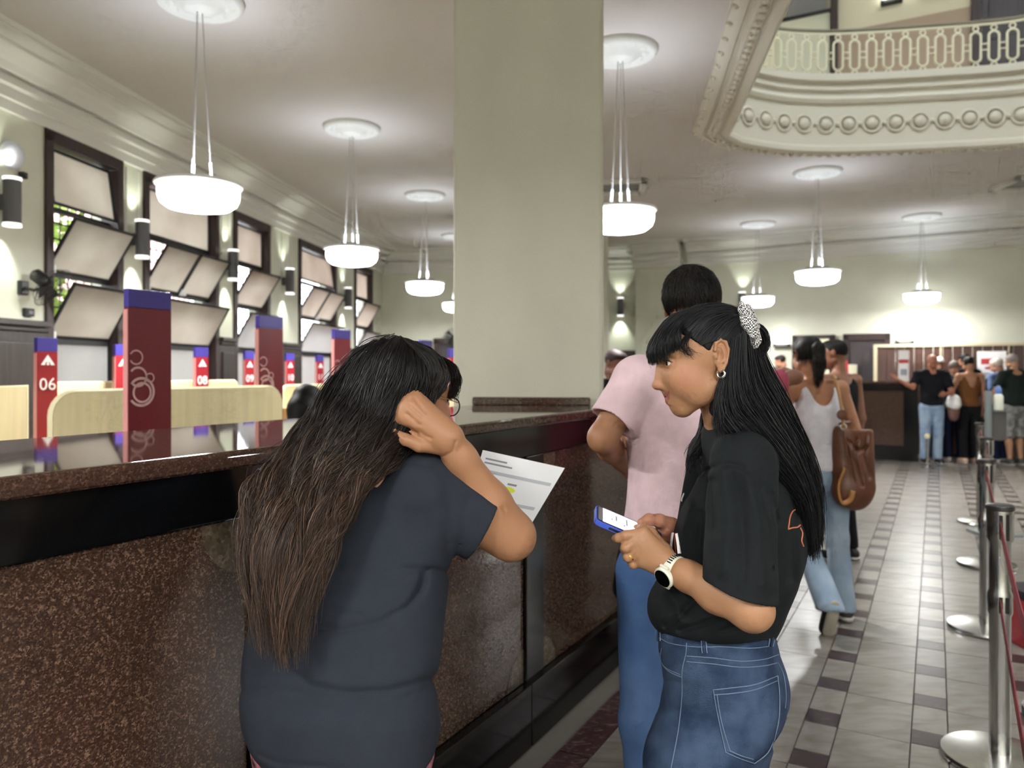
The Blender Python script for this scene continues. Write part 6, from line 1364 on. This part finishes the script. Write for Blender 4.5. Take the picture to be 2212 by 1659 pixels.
    # top
    if top:
        kind, m = top[:2]; s = SDF(lo, hi, res); zb = .93*k+dz if kind != 'crop' else 1.06*k+dz
        if seat: zb = .88*k+dz
        cxs = [(z, J(0, 0, z)) for z in (zb, zb+.04, 1.08*k+dz, 1.22*k+dz, 1.33*k+dz, shz, shz+.05*k)]; wd = [.150*g, .152*g, .137*g if fem else .15*g, .155*g, .17*g, .15, .065]; wf = [.122*g, .124*g, .108*g if fem else .118*g, .118*g, .115*g, .085, .05]
        s.vloft([(z, c.x, c.y, a*k, b*k) for (z, c), a, b in zip(cxs, wd, wf)], math.atan2(r.y, r.x), .03, pw=2.3)
        if kind in ('tee', 'long'):
            for s_ in (1, -1):
                e, w = A[s_]; s.cone(J(s_*.06, 0, shz+.035*k), SHO[s_], .05*k, .06*k, .04); c = SHO[s_].lerp(e, .72); s.cone(SHO[s_], SHO[s_].lerp(e, .95), .062*k, .066*k, .03, cut=[(c, e-SHO[s_])])
                if res < .009: s.cone(SHO[s_].lerp(e, .5), SHO[s_].lerp(e, 1.1), .052*k, .058*k, .004, 's')
                if kind == 'long': s.cone(SHO[s_], e, .06*k, .05*k, .03); s.cone(e, w, .05*k, .036*k, .03)
            s.cone(J(0, .01, 1.62*k+dz), J(0, .01, 1.50*k+dz), .056*k, .056*k, .01, 's')
        else:
            dp = top[2] if len(top) > 2 else .13
            s.ell(J(0, 0, shz+.06*k), (.096*k, .30, dp*k), (tuple(r), tuple(f), (0, 0, 1)), .01, 's')
            for s_ in (1, -1): s.ell(J(s_*.215*k, 0, shz-.02*k), (.085*k, .3, .15*k), (tuple(r), tuple(f), (0, 0, 1)), .01, 's')
        s.wobble(.003 if res < .009 else .004, 26, 7, (1, 1, 1.4))
        if len(top) > 3:
            for poly, w_, a in top[3]: s.crease(poly, w_, a)
        V, Fq = s.mesh(1); np_mesh({'tee': 't_shirt', 'long': 'shirt'}.get(kind, 'tank_top'), V, Fq, m, root)
    # hair
    ax_ = [tuple((M.to_3x3() @ Vector(v)).normalized()) for v in ((.978, 0, -.208), (0, 1, 0), (.208, 0, .978))]; P0 = lambda x, y, z: M @ Vector((x, y, z))
    if hair != 'bald':
        hr = min(res, .006); s = SDF(np.array(tuple(P0(20, 0, 0)))-.30, np.array(tuple(P0(20, 0, 0)))+.16, hr); nn = (M.to_3x3() @ Vector((1, 0, -.9))).normalized()
        low = (M.to_3x3() @ Vector((.25, 0, -1))).normalized()
        cut = [(P0(60, 0, 22), nn)] if hair in ('short', 'fade') else [(P0(64, 0, 14), nn)]
        k_ = {'short': 1.0, 'fade': .96, 'cap': 1.02}.get(hair, 1.0)
        if hair == 'short': cut.append((P0(-40, 0, -62), low))
        if hair == 'fade': cut.append((P0(-30, 0, -30), low))
        if hair == 'cap': cut = [(P0(20, 0, 12), low)]
        s.ell(P0(16, 0, 12), (113*u*k_, 84*u*k_, 92*u*k_), ax_, .004, cut=cut)
        if hair in ('short', 'fade'): s.ell(P0(60, 0, 52), (58*u, 62*u, 46*u), ax_, .012, cut=[(P0(60, 0, 40), (M.to_3x3() @ Vector((.3, 0, -1))).normalized())])
        if hair in ('short', 'fade', 'pony', 'long', 'bun'):
            for g_ in (1, -1): s.ell(P0(22, g_*88, -14), (22*u, 22*u, 36*u), None, .004, 's')
        if hair == 'bun': s.ell(P0(-85, 0, 30), (40*u, 40*u, 40*u), None, .01)
        if hair == 'pony': s.chain([P0(-70, 0, 45), P0(-108, 0, 20), P0(-112, 0, -60), P0(-98, 0, -140), P0(-90, 0, -215)], [.022, .036, .036, .026, .006], .012)
        if hair == 'long': s.chain([P0(-50, 0, 10), P0(-65, 0, -80), P0(-80, 0, -200)], [.07, .075, .05], .03)
        V, Fq = s.mesh(1); ho = np_mesh('cap' if hair == 'cap' else 'hair', V, Fq, M_hair2, root, np.tile(lint(haircol), (len(V), 1)))
        if res < .007:                                       # short strands combed down over the mass
            rs = np.random.RandomState(3); ii = rs.randint(0, len(V), 2600 if hair == 'short' else 1500); c0 = np.array(tuple(P0(16, 0, 12))); nv = V[ii]-c0; nv /= np.linalg.norm(nv, axis=1, keepdims=True)
            cr = np.array(tuple((M.to_3x3() @ Vector((-30, 0, 95))).normalized())); tg = -cr+nv*(nv@cr)[:, None]+rs.normal(size=nv.shape)*.25; tg -= nv*(tg*nv).sum(1)[:, None]; tg /= np.linalg.norm(tg, axis=1, keepdims=True)+1e-6
            if hair == 'pony': tg[:] = np.array((0, 0, -1.)); 
            K = 5; tt = np.linspace(0, 1, K)[None, :, None]; ll = (.03 if hair == 'short' else .05); S_ = V[ii][:, None]+nv[:, None]*(.0005+.0022*np.sin(tt*2.2))+tg[:, None]*tt*ll-nv[:, None]*tt**2*.004
            B = np.cross(tg, nv)[:, None]*np.ones((1, K, 1)); R = .0011*(1-.8*tt); VV = np.stack([S_+B*R, S_-B*R, S_+nv[:, None]*R*1.2], 2); n_ = len(ii); base = (np.arange(n_)[:, None]*K+np.arange(K-1)[None])*3
            q = np.concatenate([np.stack([base+a, base+b, base+3+b, base+3+a], -1).reshape(-1, 4) for a, b in ((0, 1), (1, 2), (2, 0))]); cc_ = np.repeat(rs.uniform(.6, 1.9, n_), K*3)[:, None]*lint(haircol)[None]
            tag(np_mesh('hair_strands', VV.reshape(-1, 3).astype(np.float32), q, M_hair, ho, cc_), kind='stuff')
    # shoes
    for s_ in (1, -1):
        an = LG[s_][2]
        if legs and legs.get('shoe') is False: continue
        q = SDF(an-Vector((.22, .22, .1)), an+Vector((.22, .22, .08)), min(res, .009)); zf = an.z-.083*k
        q.cone(an-UP*.035-f*.035, an+f*.15*k-UP*.045, .042*k, .036*k, .02, cut=[((0, 0, zf+.012), (0, 0, -1))]); q.cone(an-UP*.03, an, .042*k, .042*k, .02, cut=[((0, 0, zf+.012), (0, 0, -1)), (an+UP*.02, UP)]); V, Fq = q.mesh(1); so = np_mesh('shoe', V, Fq, mat('shoe_'+shoe[1:], shoe, .6), root)
        q = SDF(an-Vector((.22, .22, .12)), an+Vector((.22, .22, .0)), min(res, .009)); q.cone(an-UP*.05-f*.04, an+f*.155*k-UP*.05, .046*k, .040*k, .01, cut=[((0, 0, zf+.024), (0, 0, 1)), ((0, 0, zf), (0, 0, -1))]); V, Fq = q.mesh(1); np_mesh('sole', V, Fq, mat('sole_white', '#c9c6be', .7), so)
    return root, J, M
def X(px, Y): return ((px-CX)/F*Y, Y)
def cloth(name, c, c2=None, vs=25): return mat(name, c, .85, spec=.15, var=.1, vscale=vs, col2=c2, bump=.1, bscale=300)
# man in the pink shirt
M_pk = cloth('shirt_pink', '#dcc0c5'); M_jb = cloth('jeans_light_blue', '#43608c', '#5a76a0', 5)
px_ = X(1466, 2.2)
figure('man in a pale pink short-sleeved shirt and blue jeans seen from behind', (px_[0], 2.2), (-.42, .9), 1.80, .0042, '#a07254', ('tee', M_pk), ('jeans', M_jb), 'short', '#171310', '#2a2a2c',
       arms={'L': ((-.285, .0, 1.315), (-.035, .27, 1.20)), 'R': ((.20, .12, 1.22), (.10, .34, 1.26))}, girth=1.08, look=(.42, .9, -.25), lean=(.075, 0), sw_=.185)
t = thing('black_bag', 'small black bag hanging at the hip of the man in pink', 'bag', P(1345, 1290, 2.3)-UP*0); b = SDF(P(1310, 1310, 2.3)-Vector((0, .1, 0)), P(1400, 1160, 2.3)+Vector((.02, .12, .0)), .004)
b.cone(P(1350, 1195, 2.32), P(1352, 1270, 2.32), .022, .042, .01, side=(0, 1, 0), flat=1.3); V, Fq = b.mesh(1); np_mesh('pouch', V, Fq, mat('bag_black', '#0c0c0e', .6), t); MB().tube([P(1350, 1190, 2.31), P(1360, 1130, 2.31), P(1385, 1060, 2.33)], .006, 6).build('strap', MATS['bag_black'], t)
# woman in the white tank top, mid-step
M_wt = cloth('tank_white', '#d9d6dc'); M_lj = cloth('jeans_pale', '#8fa3b8', '#a9bac9', 6)
wx = X(1766, 4.62)
rt, Jw, Mw2 = figure('woman in white tank top and pale flared jeans with a ponytail', (wx[0]+.03, 4.62), (-.22, .97), 1.70, .0062, '#a87657', ('tank', M_wt, .175), ('flare', M_lj), 'pony', '#16120f', '#3a3232', fem=True, lean=(-.1, 0), look=(-.12, .99, -.05),
       legs={'R': ((.10, .0, .48), (.10, -.05, .09)), 'L': ((-.10, .06, .50), (-.16, -.30, .19))}, arms={'L': ((-.25, .04, 1.10), (-.22, .2, .95)), 'R': ((.225, -.05, 1.10), (.20, .16, 1.02))})
for o_ in list(rt.children):
    if o_.name.startswith('shoe') and o_.bound_box[0][0] is not None and min((o_.matrix_basis @ Vector(c)).x for c in o_.bound_box) < wx[0]-.12:
        for ch in list(o_.children): bpy.data.objects.remove(ch)
        bpy.data.objects.remove(o_)
an = Jw(-.16, -.30, .19); q = SDF(an-Vector((.15, .2, .22)), an+Vector((.15, .25, .08)), .005)   # trailing foot on its toes, sole towards the camera
toe = an+Vector((.0, .06, -.16)); q.cone(an-Vector((0, .02, 0)), toe, .038, .036, .01, side=(1, 0, 0), flat=1.1); V, Fq = q.mesh(1); sh_ = np_mesh('shoe', V, Fq, mat('shoe_1b1b1d', '#1b1b1d', .6), rt)
q = SDF(an-Vector((.15, .2, .24)), an+Vector((.15, .2, .1)), .005); q.cone(an+Vector((.005, -.045, .0)), toe+Vector((.004, -.035, -.005)), .034, .038, .01, side=(0, 1, .35), flat=.45); V, Fq = q.mesh(1); np_mesh('sole', V, Fq, mat('sole_cream', '#b9b1a3', .7), sh_)
# her brown shoulder bag
M_lea = mat('leather_brown', '#6b3f28', .4, var=.3, vscale=14, bump=.15, bscale=60); M_mus = mat('strap_mustard', '#9a6a2c', .5)
bg = thing('shoulder_bag', 'slouchy brown leather bag on the shoulder of the woman in white', 'bag', P(1850, 1040, 4.5)); s = SDF(P(1785, 1110, 4.5)-Vector((0, .16, 0)), P(1915, 905, 4.5)+Vector((0, .18, 0)), .0055)
for a, b_, r0_, r1_ in (((1832, 935), (1838, 1060), .075, .095), ((1868, 935), (1865, 1050), .05, .07), ((1838, 1060), (1850, 1072), .095, .075), ((1820, 940), (1822, 1010), .04, .05)): s.cone(P(*a, 4.5), P(*b_, 4.5), r0_, r1_, .04, side=(0, 1, 0), flat=.62)
s.ell(P(1848, 922, 4.5), (.10, .045, .02), None, .02, 's')
for poly, w_, a in (([(1826, 950), (1836, 1000), (1846, 1040)], 4, .012), ([(1850, 950), (1846, 990), (1862, 1050)], 4, .012), ([(1872, 940), (1866, 985), (1880, 1030)], 4, .010), ([(1835, 955), (1855, 975), (1872, 965)], 4, .012)): s.crease(poly, w_, a, 4.5)
V, Fq = s.mesh(1); np_mesh('bag_body', V, Fq, M_lea, bg)
MB().tube([Vector(q) for q in bez([P(1822, 930, 4.44), P(1818, 880, 4.44), P(1806, 825, 4.46), P(1800, 812, 4.58), P(1812, 830, 4.68), P(1822, 920, 4.58)], 26)], .022, 8, flat=.25).build('shoulder_strap', M_mus, bg, smooth=True)
MB().lathe([(0, 0), (.03, 0), (.03, .008), (0, .01)], 14).build('strap_tab', M_lea, bg); bpy.data.objects['strap_tab'].matrix_basis = Matrix.Translation(bg.location) @ Matrix.Translation(P(1818, 896, 4.41)-bg.location) @ Matrix.Rotation(math.pi/2, 4, 'X')
MB().tube([P(1822, 922, 4.42)+Vector((.016*math.cos(t), 0, .016*math.sin(t))) for t in [2*math.pi*i/14 for i in range(14)]], .004, 6, closed=True).build('metal_ring', M_chrome, bg)
MB().tube([Vector(q) for q in bez([P(1825, 1010, 4.42), P(1812, 1050, 4.40), P(1818, 1085, 4.40), P(1836, 1080, 4.42), P(1842, 1060, 4.43)], 18)], .016, 8, flat=.35).build('hanging_strap', M_mus, bg, smooth=True)
MB().tube([P(1824, 928, 4.415), P(1827, 950, 4.405), P(1829, 985, 4.40)], .008, 6, flat=.4).build('zip_pull', M_lea, bg)
# man in the black tank top, head in profile
figure('man in black sleeveless top and black trousers beside the ponytailed woman', X(1812, 6.05), (-.5, .86), 1.74, .008, '#8a5f4a', ('tank', cloth('tank_black', '#141416'), .10), ('slim', cloth('trousers_black', '#161618')), 'fade', '#151210', '#151517', look=(-.86, .45, -.08))
# person in maroon with an elbow raised
figure('person in maroon T-shirt with a raised elbow, behind the woman in black', (1.06, 4.0), (.05, 1), 1.72, .009, '#7d5440', ('tee', cloth('tee_maroon', '#a04a5a')), ('jeans', cloth('trousers_grey', '#3a3b40')), 'short', '#15100e', '#222224',
       arms={'R': ((.43, .04, 1.465), (.33, .24, 1.50)), 'L': ((-.26, .06, 1.14), (-.18, .26, 1.10))})
# clerks behind the counter
figure('clerk in dark clothes standing behind the pillar, face just showing', (.79, 6.0), (.55, -.84), 1.665, .011, '#6d4438', ('tee', cloth('tee_dark', '#1c1c20')), ('jeans', MATS['trousers_grey']), 'fade', '#2a1b18', '#222224')
figure('seated clerk behind the counter, only black hair showing', X(662, 4.7), (.3, .95), 1.70, .011, '#9a6f55', ('tee', cloth('tee_navy', '#20283c')), ('jeans', MATS['trousers_grey']), 'long', '#0d0c0c', '#222224', seat=.58)
cc_ = Vector((X(662, 4.7)[0], 4.7, 0)); t = thing('office_stool', 'black padded office stool under the seated clerk', 'stool', cc_); MB().lathe([(0, .42), (.2, .42), (.22, .45), (.2, .485), (0, .485)], 24, cc_).build('seat', M_slot, t, smooth='auto'); MB().lathe([(.03, .05), (.03, .42)], 12, cc_).build('column', M_chrome, t)
for i in range(5): a = 2*math.pi*i/5; MB().tube([cc_+UP*.07, cc_+Vector((.28*math.cos(a), .28*math.sin(a), .03))], [.02, .014], 6).build('foot', M_slot, t)
# the group at the far counter
far = [('bald man in black T-shirt and pale jeans leaning on the far counter', 2012, 12.3, (-.15, -.98), 1.76, '#a8705a', ('tee', cloth('tee_black_far', '#16171c')), ('jeans', cloth('jeans_far', '#7d93ad', '#9aacbf', 6)), 'bald', '#3a2a22', '#26262a', dict(arms={'R': ((.30, .06, 1.22), (.55, .12, 1.355)), 'L': ((-.27, .10, 1.14), (-.10, .28, 1.12))}, girth=1.08)),
       ('woman in brown open-backed top and black trousers at the far counter', 2094, 12.35, (.05, 1), 1.72, '#a5775c', ('tank', cloth('top_brown', '#6a4526'), .26), ('slim', MATS['trousers_black']), 'bun', '#17120f', '#caa892', dict(fem=True, arms={'L': ((-.27, .02, 1.14), (-.27, .15, .98))})),
       ('man in dark green shirt and grey camouflage shorts at the right picture edge', 2190, 12.1, (-.2, .98), 1.76, '#a97f62', ('tee', cloth('tee_green', '#1f2623')), ('shorts', cloth('shorts_camo', '#8d8d8b', '#63635f', 14)), 'short', '#8d8480', '#3b3b3d', dict(girth=1.15, arms={'L': ((-.31, .04, 1.15), (-.16, .26, 1.16))})),
       ('grey-haired person in navy trousers half hidden behind the far group', 2062, 12.62, (.3, .95), 1.66, '#9a7058', ('tee', cloth('tee_slategrey', '#2c3340')), ('jeans', cloth('trousers_navy', '#1a2036')), 'short', '#6d655f', '#cfc9bb', {}),
       ('black-haired person in dark shirt behind the woman in brown', 2086, 12.95, (-.1, 1), 1.78, '#8f654e', ('tee', cloth('tee_charcoal', '#1b1e24')), ('jeans', MATS['trousers_black']), 'short', '#0e0c0c', '#1f1f22', {}),
       ('person in a white cap behind the bald man', 2030, 13.0, (.2, .97), 1.72, '#8f654e', ('tee', cloth('tee_stripe', '#8d9490')), ('jeans', MATS['trousers_grey']), 'cap', '#cfcfca', '#1f1f22', {}),
       ('white-haired person in pale blue shirt left of the man in green', 2158, 12.45, (-.5, .85), 1.70, '#b58a72', ('tee', cloth('tee_paleblue', '#6f86b0')), ('jeans', MATS['trousers_navy']), 'short', '#c9c3b8', '#dedbd4', {}),
       ('dark-haired person far behind the raised maroon sleeve', 1690, 14.2, (-.8, .5), 1.78, '#b08065', ('tee', cloth('tee_greyfar', '#565a60')), ('jeans', MATS['trousers_grey']), 'short', '#1b1512', '#1f1f22', {})]
for lab, px, Y, hd, h_, sk, tp, bt, hr, hc, sc_, kw in far: figure(lab, X(px, Y), hd, h_, .0125, sk, tp, bt, hr, hc, sc_, group='people at the far counter', **kw)
q = P(2060, 872, 12.2); t = thing('white_helmet_bag', 'white and brown bag hanging from the arm of the woman in brown', 'bag', q)
s = SDF(q-Vector((.2, .15, .25)), q+Vector((.2, .15, .2)), .01); s.cone(q+UP*.05, q-UP*.0, .10, .11, .03); V, Fq = s.mesh(1); np_mesh('white_top', V, Fq, M_white, t); s = SDF(q-Vector((.2, .15, .35)), q+Vector((.2, .15, .1)), .01); s.cone(q-UP*.06, q-UP*.2, .10, .08, .03, side=(0, 1, 0), flat=.7); V, Fq = s.mesh(1); np_mesh('brown_pouch', V, Fq, mat('pouch_brown', '#6a4a42', .6), t)
